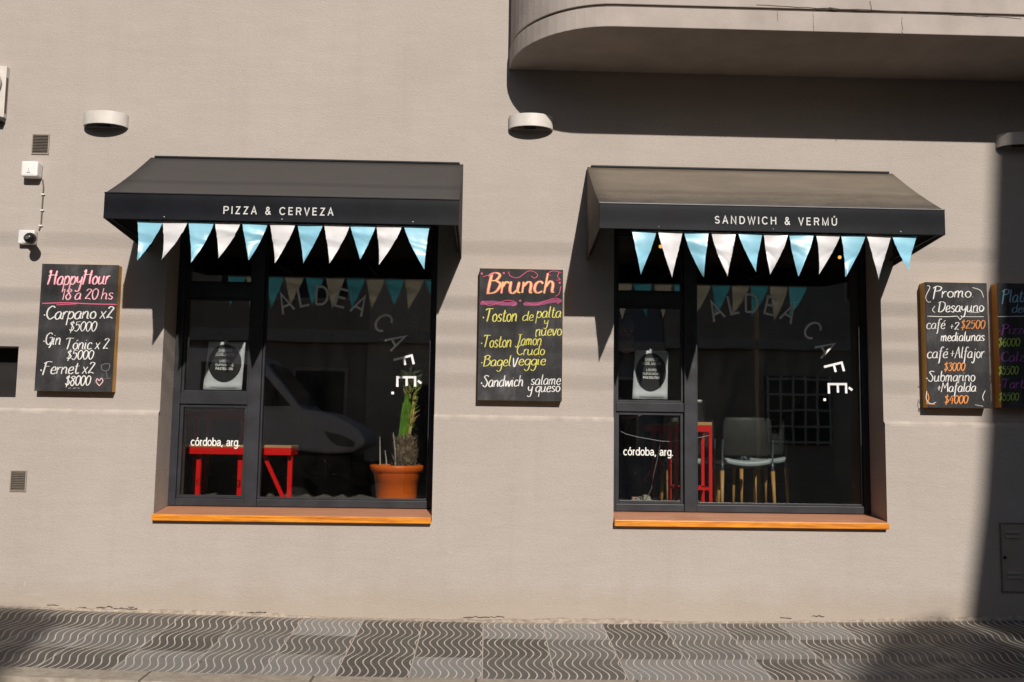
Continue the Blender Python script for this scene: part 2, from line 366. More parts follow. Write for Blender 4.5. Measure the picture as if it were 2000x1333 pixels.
# brush script, hand drawn single strokes: advance, strokes
SCR = {k: (int(v.split(':')[0]), [[tuple(float(q) for q in p.split(',')) for p in st.split()] for st in v.split(':')[1].split('|')]) for k, v in {
 'a': '44:36,40 22,46 6,32 4,10 16,0 30,10 36,40 34,8 43,2', 'b': '42:8,98 6,40 6,6|6,30 20,46 34,34 34,10 20,-1 6,8', 'c': '36:32,38 20,46 6,34 4,12 16,0 33,8',
 'd': '46:36,40 20,46 4,30 4,8 18,0 32,12|39,96 36,12 44,1', 'e': '38:6,22 30,26 28,43 16,45 5,28 6,8 20,-1 35,8', 'f': '32:36,88 28,98 18,84 14,40 10,-28 2,-38|2,46 30,48',
 'g': '42:36,38 20,46 5,32 6,10 20,2 34,16|37,44 34,-20 20,-40 4,-30', 'h': '44:8,98 4,0|5,24 20,46 32,36 32,6 41,1', 'i': '20:6,46 5,8 14,1|8,66 9,71', 'j': '26:16,46 14,-20 4,-38 -6,-28|17,66 18,71',
 'l': '22:11,98 7,10 18,1', 'm': '58:4,46 4,0|4,28 16,46 24,36 23,0|23,28 36,46 45,36 45,6 54,1', 'n': '44:4,46 4,0|4,26 20,46 32,36 32,6 41,1', 'o': '40:20,46 6,34 6,12 19,0 33,11 33,33 20,46',
 'p': '40:6,48 2,-40|4,26 18,46 34,34 32,10 18,0 5,8', 'q': '42:34,38 20,46 4,30 6,8 20,0 34,14|36,46 32,-42', 'r': '30:4,46 4,0|4,24 16,44 28,42', 's': '34:30,38 18,46 6,36 14,24 28,14 20,0 2,6',
 't': '32:15,82 11,12 22,0 31,8|0,50 29,52', 'u': '46:4,46 4,10 16,0 30,12|34,46 32,8 43,1', 'v': '36:2,46 14,0 33,48', 'w': '56:4,46 12,0 26,40 36,0 52,48', 'x': '36:4,46 30,0|32,46 2,0', 'y': '42:4,46 6,20 18,12 32,24|36,46 30,-24 16,-40 2,-30', 'z': '38:4,44 32,46|32,46 4,2|4,2 35,4',
 'H': '62:2,78 12,98 10,40 4,0|50,98 46,40 48,2|0,52 30,56 58,52', 'C': '52:46,84 30,98 8,70 6,24 26,0 49,16', 'G': '56:46,84 28,98 6,66 8,20 28,2 46,20|28,46 50,46 46,0 36,-22', 'T': '58:2,84 20,98 58,94|31,96 28,40 22,2', 'F': '52:16,92 12,40 6,-6|2,82 26,98 54,94|8,52 40,54',
 'B': '54:14,94 10,40 8,2|2,80 26,100 44,84 32,56 14,52|32,56 50,36 36,6 4,0', 'J': '48:34,94 34,40 20,-12 0,-6|16,96 52,96', 'V': '44:2,96 18,0 43,98', 'S': '48:44,84 26,98 8,80 22,54 38,28 24,0 0,12', 'P': '52:16,92 12,40 8,-10|2,78 24,100 48,86 40,54 14,46',
 'D': '58:14,94 10,40 8,4|0,84 26,98 52,70 46,22 24,0 2,6', 'A': '50:2,0 26,98|26,98 32,50 44,0|8,36 42,38', 'M': '62:2,0 10,94|10,94 28,30|28,30 50,96|50,96 52,40 56,0',
 '0': '42:22,90 6,64 6,24 20,0 36,22 38,66 22,90 14,84', '1': '26:4,70 18,90|18,90 16,0', '2': '42:6,70 18,90 36,76 28,46 4,4|4,4 22,8 39,2', '3': '40:6,82 22,90 36,72 18,50|18,50 37,28 22,0 3,12', '4': '44:26,90 4,30|4,30 42,32|32,60 28,-4', '5': '42:38,90 11,88|11,88 8,50|8,50 28,56 36,28 20,0 2,10', '6': '40:32,90 12,62 6,22 20,0 36,18 28,44 8,30', '8': '42:22,48 8,70 22,90 36,72 22,48 6,22 20,0 36,20 22,48',
 '$': '40:34,74 20,86 8,70 20,48 34,26 20,6 4,18|24,104 16,-12', '+': '38:4,34 34,36|19,54 18,14', '·': '16:3,26 8,24 5,30', '.': '14:4,2 8,4', ' ': '20:0,-9 0,-9', '!': '14:7,90 5,30|5,6 6,2'}.items()}
ACC = {'á': 'a', 'é': 'e', 'í': 'i', 'ó': 'o', 'ú': 'u'}

def script(ink, text, x0, x1, zb, cap, y, wid, slant=.12, brush=.75, tilt=0.0):
    "write text between x0 and x1 on baseline zb"
    adv = 0; items = []; ch_ = cap
    for ch in text:
        base = ACC.get(ch, ch)
        if base not in SCR: continue
        a, st = SCR[base]; st = list(st)
        if ch in ACC: st = st + [[(20, 60), (32, 78)]]
        if ch != ' ': items.append((adv, st))
        adv += a
    k = (x1 - x0) / adv; h = cap / 100
    lift = lambda z: z * 1.22 if z < 50 else (61 + (z - 50) * .78 if z < 96 else z)
    for a, st in items:
        for q in st:
            q = [(px, lift(pz)) for px, pz in q]
            pts = [(x0 + (a + px) * k + pz * h * slant, zb + pz * h + tilt * ((a + px) * k) + random.uniform(-.022, .022) * ch_) for px, pz in q]
            ink.stroke(smooth_line(pts), wid, y, brush)

# geometric sans: straight lines and arcs on a 100 high cap
def arc(cx, cy, rx, ry, a0, a1, n=14): return [(cx + rx * math.cos(math.radians(a0 + (a1 - a0) * i / n)), cy + ry * math.sin(math.radians(a0 + (a1 - a0) * i / n))) for i in range(n + 1)]
SAN = {
 'P': (66, [[(8, 0), (8, 100)], [(8, 95)] + [(38, 95)] + arc(38, 71, 24, 24, 90, -90) + [(8, 47)]]), 'I': (16, [[(8, 0), (8, 100)]]), 'Z': (64, [[(6, 94.5), (55, 94.5), (8, 5.5), (58, 5.5)]]),
 'A': (70, [[(4, 0), (35, 100), (66, 0)], [(16, 34), (54, 34)]]), 'C': (76, [arc(40, 50, 34, 46, 38, 322, 26)]), 'E': (62, [[(56, 94.5), (9, 94.5), (9, 5.5), (57, 5.5)], [(9, 52), (52, 52)]]),
 'R': (70, [[(8, 0), (8, 100)], [(8, 94.5), (40, 94.5)] + arc(40, 71.5, 22, 23, 90, -90) + [(8, 48.5)], [(42, 48), (60, 0)]]), 'V': (66, [[(3, 100), (33, 0), (63, 100)]]), 'S': (66, [arc(33, 72, 23, 22, 25, 270, 14)[:-1] + arc(33, 28, 25, 22, 90, -155, 14)]),
 'N': (74, [[(9, 0), (9, 100), (64, 0), (64, 100)]]), 'D': (74, [[(9, 5), (9, 95), (34, 95)] + arc(34, 50, 32, 45, 90, -90, 18) + [(9, 5)]]), 'W': (96, [[(3, 100), (25, 0), (48, 96), (71, 0), (93, 100)]]), 'H': (74, [[(9, 0), (9, 100)], [(65, 0), (65, 100)], [(9, 52), (65, 52)]]),
 'M': (86, [[(9, 0), (9, 100), (43, 4), (77, 100), (77, 0)]]), 'U': (74, [[(9, 100), (9, 34)] + arc(36.5, 33, 27.5, 28.5, 180, 360, 16) + [(64, 100)]]), 'L': (56, [[(9, 100), (9, 5.5), (52, 5.5)]]), 'F': (58, [[(9, 0), (9, 94.5), (54, 94.5)], [(9, 52), (48, 52)]]),
 '&': (74, [[(68, 0), (22, 62)] + arc(33, 79, 15, 17, 220, -40, 12) + [(20, 44)] + arc(29, 24, 20, 21, 130, 315, 10) + [(62, 46)]]), '.': (16, [[(8, 0), (8, 11)]]), ' ': (36, []),
 'c': (52, [arc(28, 35, 22, 31, 45, 315, 18)]), 'o': (58, [arc(29, 35, 23, 31, 90, 450, 24)]), 'r': (34, [[(9, 0), (9, 70)], [(9, 44)] + arc(30, 42, 21, 22, 170, 92, 6)]), 'd': (58, [arc(29, 35, 22, 31, 0, 360, 24), [(50, 0), (50, 100)]]), 'b': (58, [arc(30, 35, 22, 31, 0, 360, 24), [(8, 0), (8, 100)]]),
 'a': (54, [[(8, 52)] + arc(26, 48, 18, 18, 150, 20, 8) + [(44, 46), (44, 8), (50, 2)], [(44, 40), (22, 36)] + arc(22, 20, 16, 16, 100, 280, 8) + [(44, 18)]]), 'g': (58, [arc(29, 35, 22, 31, 0, 360, 24), [(50, 70), (50, -6)] + arc(30, -6, 20, 20, 0, -155, 10)]), ',': (22, [[(11, 11), (11, 0), (5, -14)]]),
}
SACC = {'Ú': ('U', (30, 108, 44, 126)), 'É': ('E', (26, 108, 40, 126)), 'ó': ('o', (24, 80, 37, 98))}
def sans(ink, text, x0, x1, zb, cap, y, wid, tilt=0.0, track=0):
    adv = 0; items = []
    for ch in text:
        b, ac = SACC.get(ch, (ch, None)); a, st = SAN[b]; st = [list(q) for q in st]
        if ac: st.append([(ac[0], ac[1]), (ac[2], ac[3])])
        items.append((adv, st)); adv += a + track
    k = (x1 - x0) / (adv - track); h = cap / 100
    for a, st in items:
        for q in st: ink.stroke([(x0 + (a + px) * k, zb + pz * h + tilt * (a + px) * k) for px, pz in q], wid, y, 0, True)
def sans_words(text, x0, x1, zb, cap, y, wid, tilt, track, name, mat, parent):
    "one part for every word of a line"
    W = lambda tx: sum(SAN[SACC.get(c, (c,))[0]][0] + track for c in tx)
    tot = W(text) - track; k = (x1 - x0) / tot; pos = 0
    for wd in text.split(' '):
        L = W(wd) - track; ik = Ink(); sans(ik, wd, x0 + pos * k, x0 + (pos + L) * k, zb + tilt * pos * k, cap, y, wid, tilt, track); ik.build(name, mat, parent)
        pos += L + track + W(' ')
def sans_arc(ink, ch, cx, cz, r, deg, cap, y, wid):
    b, ac = SACC.get(ch, (ch, None)); a, st = SAN[b]; st = [list(q) for q in st]
    if ac: st.append([(ac[0], ac[1]), (ac[2], ac[3])])
    t = math.radians(deg); h = cap / 100
    for q in st:
        pts = []
        for px, pz in q:
            u, v_ = (px - a / 2) * h, (pz - 50) * h + r
            pts.append((cx + u * math.cos(t) + v_ * math.sin(t), cz - u * math.sin(t) + v_ * math.cos(t)))
        ink.stroke(pts, wid, y, 0, True)

# ------------------------------------------------------------------ ground
def gz(x): t = max(-5, min(5, x - .6)); return .066 + .0041 * t * t
def slab(name, mat, y0, y1, z0, z1, xs, low):
    b = MB(); n = len(xs)
    b.add([(x, y0, gz(x) + z0) for x in xs] + [(x, y1, gz(x) + z1) for x in xs] + [(x, y0, low) for x in xs] + [(x, y1, low) for x in xs],
          [(i, i + 1, n + i + 1, n + i) for i in range(n - 1)] + [(n + i, n + i + 1, 3 * n + i + 1, 3 * n + i) for i in range(n - 1)] + [(i, i + 1, 2 * n + i + 1, 2 * n + i) for i in range(n - 1)])
    return tag(b.build(name, mat), kind='structure')
XS = [-40, -20, -10] + [-7 + .5 * i for i in range(31)] + [12, 20, 40]
slab('pavement', 'paving', .02, -1.52, .001, -.079, XS, -.4)
slab('kerb', 'kerb', -1.524, -1.72, -.069, -.075, XS, -.4)
tag(MB().add([(-300, -1.7, -.19), (300, -1.7, -.19), (300, -300, -.19), (-300, -300, -.19)], [(0, 1, 2, 3)]).build('road', 'asphalt'), kind='structure')
tag(MB().add([(-300, 300, -.42), (300, 300, -.42), (300, -.5, -.42), (-300, -.5, -.42)], [(0, 1, 2, 3)]).build('ground', 'asphalt'), kind='structure')
tag(MB().box(-40, 40, -14.6, -12.2, -.3, -.05).build('far_pavement', 'kerb', bevel=.02), kind='structure')

# ------------------------------------------------------------------ cafe building
OPEN = [(-2.625, -.424, .835, 3.36), (1.030, 3.250, .835, 3.36)]
bld = thing('cafe_building', 'taupe plastered cafe building with two big black windows and a rounded balcony', 'building', (0, 0, .06))
def skin(b, X, Z, holes, y0, y1, back=True):
    inside = lambda x, z: any(h[0] < x < h[1] and h[2] < z < h[3] for h in holes)
    full = lambda i, j: 0 <= i < len(X) - 1 and 0 <= j < len(Z) - 1 and not inside((X[i] + X[i + 1]) / 2, (Z[j] + Z[j + 1]) / 2)
    for i in range(len(X) - 1):
        for j in range(len(Z) - 1):
            if not full(i, j): continue
            a, c, d, e = X[i], X[i + 1], Z[j], Z[j + 1]
            for yy in ((y0, y1) if back else (y0,)): b.add([(a, yy, d), (c, yy, d), (c, yy, e), (a, yy, e)], [(0, 1, 2, 3)])
            if not full(i - 1, j): b.add([(a, y0, d), (a, y1, d), (a, y1, e), (a, y0, e)], [(0, 1, 2, 3)])
            if not full(i + 1, j): b.add([(c, y0, d), (c, y1, d), (c, y1, e), (c, y0, e)], [(0, 1, 2, 3)])
            if not full(i, j - 1): b.add([(a, y0, d), (c, y0, d), (c, y1, d), (a, y1, d)], [(0, 1, 2, 3)])
            if not full(i, j + 1): b.add([(a, y0, e), (c, y0, e), (c, y1, e), (a, y1, e)], [(0, 1, 2, 3)])
    return b
NICHE = (-5.2, -3.775, 1.775, 2.185)
fac = skin(MB(), [-12, -5.2, -3.775, -2.625, -.424, 1.03, 3.25, 12], [-.4, .835, 1.775, 2.185, 3.36, 7.6], OPEN + [NICHE], 0, .42)
bmesh_o = fac.build('facade_wall', 'plaster', bld)
PL = [(a, b, c, 9) for a, b, c, d in OPEN]
pl = skin(MB(), [-12, -2.625, -.424, 1.03, 3.25, 12], [-.4, .835, 1.668], [(a, b, .835, 9) for a, b, c, d in OPEN], -.026, -.0008, False)
pl.build('plinth', 'plaster', bld)
for a, b in ((-12, -2.625), (-.424, 1.03), (3.25, 12)): MB().prism_x([(-.0262, 1.650), (-.0262, 1.6685), (-.0005, 1.690), (-.0005, 1.650)], a, b).build('plinth_ledge', 'ledge', bld)
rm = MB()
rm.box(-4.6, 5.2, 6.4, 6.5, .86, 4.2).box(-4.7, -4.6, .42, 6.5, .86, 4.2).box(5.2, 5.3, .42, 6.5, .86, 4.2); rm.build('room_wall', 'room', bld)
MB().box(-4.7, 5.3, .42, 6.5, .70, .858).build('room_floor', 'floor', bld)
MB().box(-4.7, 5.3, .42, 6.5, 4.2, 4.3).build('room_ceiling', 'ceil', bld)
MB().box(-12, 12, .42, 7, 7.5, 7.7).build('roof', 'tan', bld)
nb = MB().box(-5.2, -3.775, .20, .24, 1.775, 2.185); nb.build('niche_back', 'dark', bld)
# balcony: quarter-ellipse corner, slab, drip groove, parapet
def balc(off):
    pts = []
    for i in range(17):
        t = math.pi * .5 * i / 16; pts.append((.92 - (.78 - off) * math.cos(t), -(.9 - off) * math.sin(t)))
    return [(11, 0)] + [(.92 - (.78 - off), 0)] + pts[1:] + [(11, -(.9 - off))]
ba = MB().prism_z(balc(0), 4.585, 4.742).build('balcony', 'balcony', bld, bevel=.006)
MB().prism_z(balc(.022), 4.742, 4.765).build('drip_groove', 'crack', ba)
MB().prism_z(balc(.008), 4.765, 5.85).build('parapet', 'balcony', ba, bevel=.006)
for px, py, ln, ang in ((48, 1140, 14, 1.5), (60, 1162, 30, .02), (303, 916, 5, .3), (1180, 1050, 6, 2), (1266, 1052, 7, .4), (560, 1120, 9, 1.0), (700, 980 + 90, 8, .2), (1850, 1166, 4, .1), (150, 60, 40, .02), (880, 1080, 10, 2.6), (1440, 1130, 7, .8)):
    q = at(px, py, -.0265); dx, dz = ln / 480 * math.cos(ang), ln / 480 * math.sin(ang); yq = -.0266 if q.z < 1.66 else -.0006
    ik = Ink(); ik.stroke([(q.x - dx, q.z - dz), (q.x - dx * .2, q.z - dz * .3 + .003), (q.x + dx, q.z + dz)], .007, yq, .2); ik.build('paint_scratch', 'ledge', bld)
# hairline cracks in the parapet render
rc = random.Random(11)
for P0, P1, hh in (((1478, 9), (1760, 24), .007), ((1770, 25), (1995, 37), .006), ((1700, 1), (1703, 21), .006), ((1761, 34), (1763, 70), .004), ((1518, 22), (1519, 42), .003), ((1588, 25), (1589, 62), .003)):
    cb = MB(); m = 14; L = [at(P0[0] + (P1[0] - P0[0]) * i / m + rc.uniform(-1, 1), P0[1] + (P1[1] - P0[1]) * i / m + rc.uniform(-1.2, 1.2), -.9) for i in range(m + 1)]
    for i in range(m):
        a, b = L[i], L[i + 1]; d = V((-(b - a).z, 0, (b - a).x)).normalized() * hh * rc.uniform(.4, 1) / 2; y = -.8935 if min(a.z, b.z) > 4.766 else -.9015
        cb.hull([(a.x - d.x, y, a.z - d.z), (b.x - d.x, y, b.z - d.z), (b.x + d.x, y, b.z + d.z), (a.x + d.x, y, a.z + d.z)], [(a.x - d.x, y + .003, a.z - d.z), (b.x - d.x, y + .003, b.z - d.z), (b.x + d.x, y + .003, b.z + d.z), (a.x + d.x, y + .003, a.z + d.z)])
    cb.build('hairline_crack', 'crack', ba)
# crumbled mortar along the foot of the wall, and its cracks
mo = MB(); xs = [-6 + .06 * i for i in range(210)]
hs = [max(.004, .012 + .012 * math.sin(x * 2.1) + random.uniform(-.007, .010)) for x in xs]; dp = [.035 + .02 * math.sin(x * 1.3 + 1) + random.uniform(-.01, .014) for x in xs]
n = len(xs)
mo.add([(x, -.0262, gz(x) + hs[i]) for i, x in enumerate(xs)] + [(x, -.030 - dp[i] * .3, gz(x) + hs[i] * .8) for i, x in enumerate(xs)] + [(x, -.028 - dp[i], gz(x) - .006) for i, x in enumerate(xs)],
       [(i, i + 1, n + i + 1, n + i) for i in range(n - 1)] + [(n + i, n + i + 1, 2 * n + i + 1, 2 * n + i) for i in range(n - 1)])
mo.build('mortar_fillet', 'mortar', bld)
for px0, px1, py0, amp in ((92, 115, 1183, 2), (153, 168, 1188, 1.5), (188, 220, 1186, 4), (222, 268, 1189, 3), (905, 985, 1206, 3), (1524, 1546, 1208, 1.5), (1585, 1610, 1204, 2), (250, 262, 1187, 3), (470, 520, 1197, 1)):
    cr = MB(); L = []; m = max(4, int((px1 - px0) / 5))
    for i in range(m + 1):
        q = at(px0 + (px1 - px0) * i / m, py0 + random.uniform(-amp, amp) * .6, -.029); L.append(q)
    for i in range(m):
        a, b = L[i], L[i + 1]; h = random.uniform(.001, .006)
        cr.hull([(a.x, -.0275, a.z - .001), (b.x, -.0275, b.z - .001), (b.x, -.0275, b.z + h), (a.x, -.0275, a.z + h)], [(a.x, -.031, a.z - .001), (b.x, -.031, b.z - .001), (b.x, -.031, b.z + h), (a.x, -.031, a.z + h)])
    cr.build('crack', 'crack', bld)

# ------------------------------------------------------------------ windows
def window(x0, x1, m0, m1, zr, cx, cz, tx, tilt):
    z0, z1 = .912, 3.34; y0, y1 = .29, .37
    f = MB()
    f.box(x0 + .002, x0 + .062, y0, y1, z0, z1).box(x1 - .052, x1 - .002, y0, y1, z0, z1)                 # jambs
    f.box(x0 + .062, m0, y0, y1, z0, z0 + .06).box(m1, x1 - .052, y0, y1, z0, z0 + .06)                   # bottom rail
    f.box(x0 + .062, x1 - .052, y0, y1, z1 - .07, z1)                                                      # head
    f.box(m0, m1, y0 - .012, y1, z0, z1 - .07)                                                             # mullion
    f.box(x0 + .062, m0, y0 + .003, y1, zr[0], zr[1]).box(x0 + .062, m0, y0 + .003, y1, zr[2], zr[3])      # transoms
    wi = f.build('window', 'frame', bld, bevel=.004)
    sa = MB()
    def sash(a, b, c, d, t):
        sa.box(a, a + t, y0 + .022, y1 - .01, c, d).box(b - t, b, y0 + .022, y1 - .01, c, d).box(a + t, b - t, y0 + .022, y1 - .01, c, c + t).box(a + t, b - t, y0 + .022, y1 - .01, d - t, d)
    e = .001; cells = [(x0 + .062 + e, m0 - e, z0 + .06 + e, zr[0] - e, .026), (x0 + .062 + e, m0 - e, zr[1] + e, zr[2] - e, .020), (x0 + .062 + e, m0 - e, zr[3] + e, z1 - .07 - e, .02), (m1 + e, x1 - .052 - e, z0 + .06 + e, z1 - .07 - e, .016)]
    for c in cells: sash(*c)
    sa.build('sash', 'frame', wi, bevel=.002)
    for a, b, c, d, t in cells: MB().box(a + t - .004, b - t + .004, .333, .339, c + t - .004, d - t + .004).build('pane', 'glass', wi)
    s = MB().prism_x([(-.078, .822), (-.078, .870), (.40, .915), (.40, .822)], x0 + .004, x1 - .004).build('sill', 'sillwood', wi, bevel=.004)
    MB().prism_x([(-.068, .8716), (-.067, .8734), (.288, .9070), (.288, .9050)], x0 + .009, x1 - .009).build('weathered_top', 'fadedwood', s)
    ik = Ink()
    for ch, dg in zip('ALDEACAFÉ', (-25, -12.5, 0, 13, 26.5, 46, 61, 75.5, 89)): (ik := Ink() if ch == 'C' and not ik.build('lettering', 'etched', wi).hide_render else ik), sans_arc(ik, ch, cx, cz, .735, dg, .168, .3315, .0195)
    pz = cz - .735 * math.cos(math.radians(100)) - .0; ik.stroke([(cx + .612, cz - .085), (cx + .634, cz - .085)], .022, .3315)
    ik.build('lettering', 'etched', wi)
    sans_words('córdoba, arg.', tx[0], tx[1], tx[2], .069, .3315, .0088, 0, 4, 'small_lettering', 'letter', wi)
    return wi
window(-2.625, -.424, -2.0, -1.895, (1.752, 1.846, 2.653, 2.771), -1.42, 1.955, (-2.468, -2.062, 1.405), 0)
window(1.030, 3.250, 1.668, 1.772, (1.743, 1.820, 2.649, 2.760), 2.262, 1.955, (1.160, 1.582, 1.375), 0)

def poster(x, z, w_, h, label, lean):
    t = thing('poster', label, 'poster', (x, .345, z), 'event posters taped inside the windows')
    y = .352; b = MB(); N = 8
    b.add([(x - w_ / 2 * (1 - .1 * v) + w_ * u * (1 - .05 * v) + lean * v, y + .012 * math.sin(u * 3 + v * 2) ** 2, z + h * v) for v in [i / N for i in range(N + 1)] for u in [i / N for i in range(N + 1)]],
          [(j * (N + 1) + i, j * (N + 1) + i + 1, (j + 1) * (N + 1) + i + 1, (j + 1) * (N + 1) + i) for j in range(N) for i in range(N)])
    pa = b.build('sheet', 'paper', t, smooth=True); so_ = pa.modifiers.new('solid', 'SOLIDIFY'); so_.thickness = .0006
    cx = x + lean * .55 + .006; cz = z + h * .56; yy = y - .002
    ik = Ink(); ik.blob(cx, cz, w_ * .43, yy, 36, h * .39); ik.build('disc', 'ink', t)
    ik = Ink(); yy -= .0008
    for i, (tx, ww, dz, hh) in enumerate((('SABADO', .115, .098, .021), ('25 DE MAYO', .16, .064, .021), ('LOCRO', .085, .006, .020), ('EMPANADAS', .15, -.028, .020), ('PASTELITOS', .145, -.060, .020))):
        if tx.startswith('25'):
            for q in ('38:6,72 18,92 34,76 30,52 6,4 38,4', '42:36,92 10,92 8,54 28,58 36,28 20,2 4,12'):
                st = [[tuple(float(v) for v in p.split(',')) for p in q.split(':')[1].split()]]; o = 0 if q[0] == '3' else 42
                for k in st: ik.stroke([(cx - ww / 2 + (o + px) * .00030, cz + dz + pz * hh / 100) for px, pz in k], .0046, yy)
            san2(ik, 'DE MAYO', cx - ww / 2 + .032, cx + ww / 2, cz + dz, hh, yy)
        else: san2(ik, tx, cx - ww / 2, cx + ww / 2, cz + dz, hh, yy)
    ik.stroke([(cx - .058, cz + .094), (cx + .058, cz + .094)], .002, yy); ik.stroke([(cx - .08, cz + .060), (cx + .08, cz + .060)], .002, yy)
    ik.build('lettering', 'letter', t)
    ik = Ink(); x_ = cx - w_ * .33
    while x_ < cx + w_ * .33:
        ww = random.uniform(.006, .012); ik.stroke([(x_, z + .021), (x_ + ww, z + .021)], .007, yy); x_ += ww + .004
    ik.build('fine_print', 'greyink', t)
    MB().box(cx - .014, cx + .014, y - .004, y - .0028, z + h - .012, z + h + .014).build('tape', 'paper', t)
    return t
SAN['B'] = (66, [[(8, 0), (8, 100)], [(8, 95), (36, 95)] + arc(36, 73, 20, 22, 90, -90) + [(8, 51)], [(36, 51)] + arc(36, 28, 24, 23, 90, -90) + [(8, 5)]]); SAN['O'] = (78, [arc(39, 50, 33, 46, 90, 450, 26)]); SAN['T'] = (62, [[(31, 0), (31, 100)], [(3, 94), (59, 94)]]); SAN['Y'] = (64, [[(3, 100), (32, 46), (61, 100)], [(32, 46), (32, 0)]])
def san2(ik, tx, a, b, z, h, y): sans(ik, tx, a, b, z, h, y, .0046, 0, 8)
poster(-2.232, 1.876, .325, .405, 'white poster with black oval inside the left window, above the low red bench', .012)
poster(1.388, 1.853, .300, .415, 'white poster with black oval inside the right window, beside the standing man', .010)
# ------------------------------------------------------------------ awnings and bunting
def awning(x0, x1, mat, text, tx0, tx1, tz, label):
    t = thing('awning', label, 'awning', ((x0 + x1) / 2, 0, 3.05), 'black window awnings')
    D = .9; zt, zf, zb = 3.755, 3.235, 3.048; zw = 2.975
    # sloped cover with a slight sag
    b = MB(); nx, ny = 16, 10
    g = lambda u, v: (x0 + (x1 - x0) * u, -.03 - (D - .03) * v, zt - (zt - zf) * v - .014 * math.sin(math.pi * v) * (1 + .25 * math.sin(u * 9)))
    b.add([g(i / nx, j / ny) for j in range(ny + 1) for i in range(nx + 1)], [(j * (nx + 1) + i, j * (nx + 1) + i + 1, (j + 1) * (nx + 1) + i + 1, (j + 1) * (nx + 1) + i) for j in range(ny) for i in range(nx)])
    o = b.build('canopy', mat, t, smooth=True); m = o.modifiers.new('solid', 'SOLIDIFY'); m.thickness = .006; m.offset = -1
    MB().box(x0, x1, -D - .006, -D + .004, zb, zf + .004).build('valance', 'valance', t, bevel=.002)
    for s, x in ((0, x0), (1, x1)):
        xa, xb = (x + .001, x + .007) if s == 0 else (x - .007, x - .001)
        MB().prism_x([(-.004, zt - .004), (-D + .006, zf - .012), (-D + .006, zb + .002), (-.004, zw)], xa, xb).build('side_panel', mat, t)
    MB().box(x0 + .03, x1 - .03, -.042, -.002, zt - .002, zt + .016).build('head_bar', 'awnframe', t, bevel=.006)
    MB().box(x0 - .001, x1 + .001, -D - .012, -D + .02, zf - .002, zf + .007).build('front_bar', 'edge' if mat == 'canvR' else 'awnframe', t, bevel=.003)
    fr = MB(); fr.box(x0 + .012, x1 - .012, -D + .008, -D + .034, zb + .006, zb + .032)
    for k in (0, 1 / 3, 2 / 3, 1):
        x = x0 + .03 + (x1 - x0 - .06) * k; fr.tube([(x, -.02, zt - .05), (x, -D + .03, zf - .05)], .012); fr.tube([(x, -.02, zb - .02), (x, -D + .03, zb + .02)], .012)
    fr.build('frame', 'awnframe', t)
    sans_words(text, tx0, tx1, tz, .056, -D - .0075, .0082, .003, 34, 'lettering', 'letter', t)
    for k in (.17, .5, .87):
        rv = MB(); rv.ball((x0 + (x1 - x0) * k, -D - .007, zb + .018), .006, .003, .006, 8, 6); rv.build('rivet', 'socket', t)
awning(-2.79, -.228, 'canvL', 'PIZZA & CERVEZA', -1.932, -1.138, 3.098, 'charcoal canvas awning reading PIZZA & CERVEZA')
awning(.800, 3.362, 'canvR', 'SANDWICH & VERMÚ', 1.648, 2.556, 3.100, 'dusty brown-topped awning reading SANDWICH & VERMÚ')

def bunting(tops, wpx, yt, tips, label, seed):
    rnd = random.Random(seed); Y = -.868
    x_a = at(tops[0] - 2, yt[0], Y).x; x_b = at(tops[-1] + wpx + 2, yt[1], Y).x
    t = thing('bunting', label, 'bunting', ((x_a + x_b) / 2, Y, 3.04), 'buntings of sky blue and white flags')
    MB().tube([(x_a + (x_b - x_a) * i / 30, Y, 3.042 - .004 * math.sin(i * 1.9) ** 2) for i in range(31)], .003, 6).build('cord', 'white', t)
    for i, (tx, (px, py)) in enumerate(zip(tops, tips)):
        a = at(tx, yt[0], Y).x; b_ = at(tx + wpx, yt[0], Y).x; tp = at(px, py, Y); zt = 3.041
        N = 22; b = MB(); idx = {}; vs = []; ph = rnd.uniform(0, 6); am = rnd.uniform(.003, .009); curl = rnd.uniform(-.075, -.02)
        mid = (a + b_) / 2; sw = tp.x - mid; cr1 = rnd.uniform(.003, .008); f1 = rnd.uniform(.22, .45); tw = rnd.uniform(-1, 1) * (1.6 if seed == 2 else .9)
        if i == 10 and seed == 2: curl = -.16
        for r in range(N + 1):
            v = r / N; nc = N - r
            cx = mid + sw * v ** 1.5; hw = (b_ - a) / 2 * (1 - v) * (1 + .10 * math.sin(v * math.pi) * rnd.uniform(.3, 1))
            for c in range(nc + 1):
                u = (c / nc * 2 - 1) if nc else 0
                x = cx + hw * u
                y = Y - .004 + am * math.sin(u * 1.3 + ph) * (.25 + v) + curl * v * v - cr1 * math.exp(-((v - f1 - .05 * u) / .07) ** 2) + .004 * math.exp(-((v - f1 - .2 + .12 * u * tw) / .05) ** 2) + tw * u * v * (1 - v) * .05
                idx[r, c] = len(vs); vs.append((x, y, zt - (zt - tp.z) * v + .003 * math.sin(u * 5 + ph) * (1 - v)))
        fs = []
        for r in range(N):
            for c in range(N - r):
                fs.append((idx[r, c], idx[r, c + 1], idx[r + 1, c]))
                if c < N - r - 1: fs.append((idx[r, c + 1], idx[r + 1, c + 1], idx[r + 1, c]))
        b.add(vs, fs).build('flag', 'blueflag' if i % 2 == 0 else 'whiteflag', t, smooth=True)
bunting([268, 317, 368, 420, 473, 527, 581, 633, 684, 735, 789], 50, (440, 444), [(271, 511), (321, 512), (379, 517), (430, 508), (488, 511), (541, 518), (594, 517), (646, 518), (706, 511), (742, 521), (830, 530)], 'string of sky blue and white flags under the PIZZA & CERVEZA awning', 1)
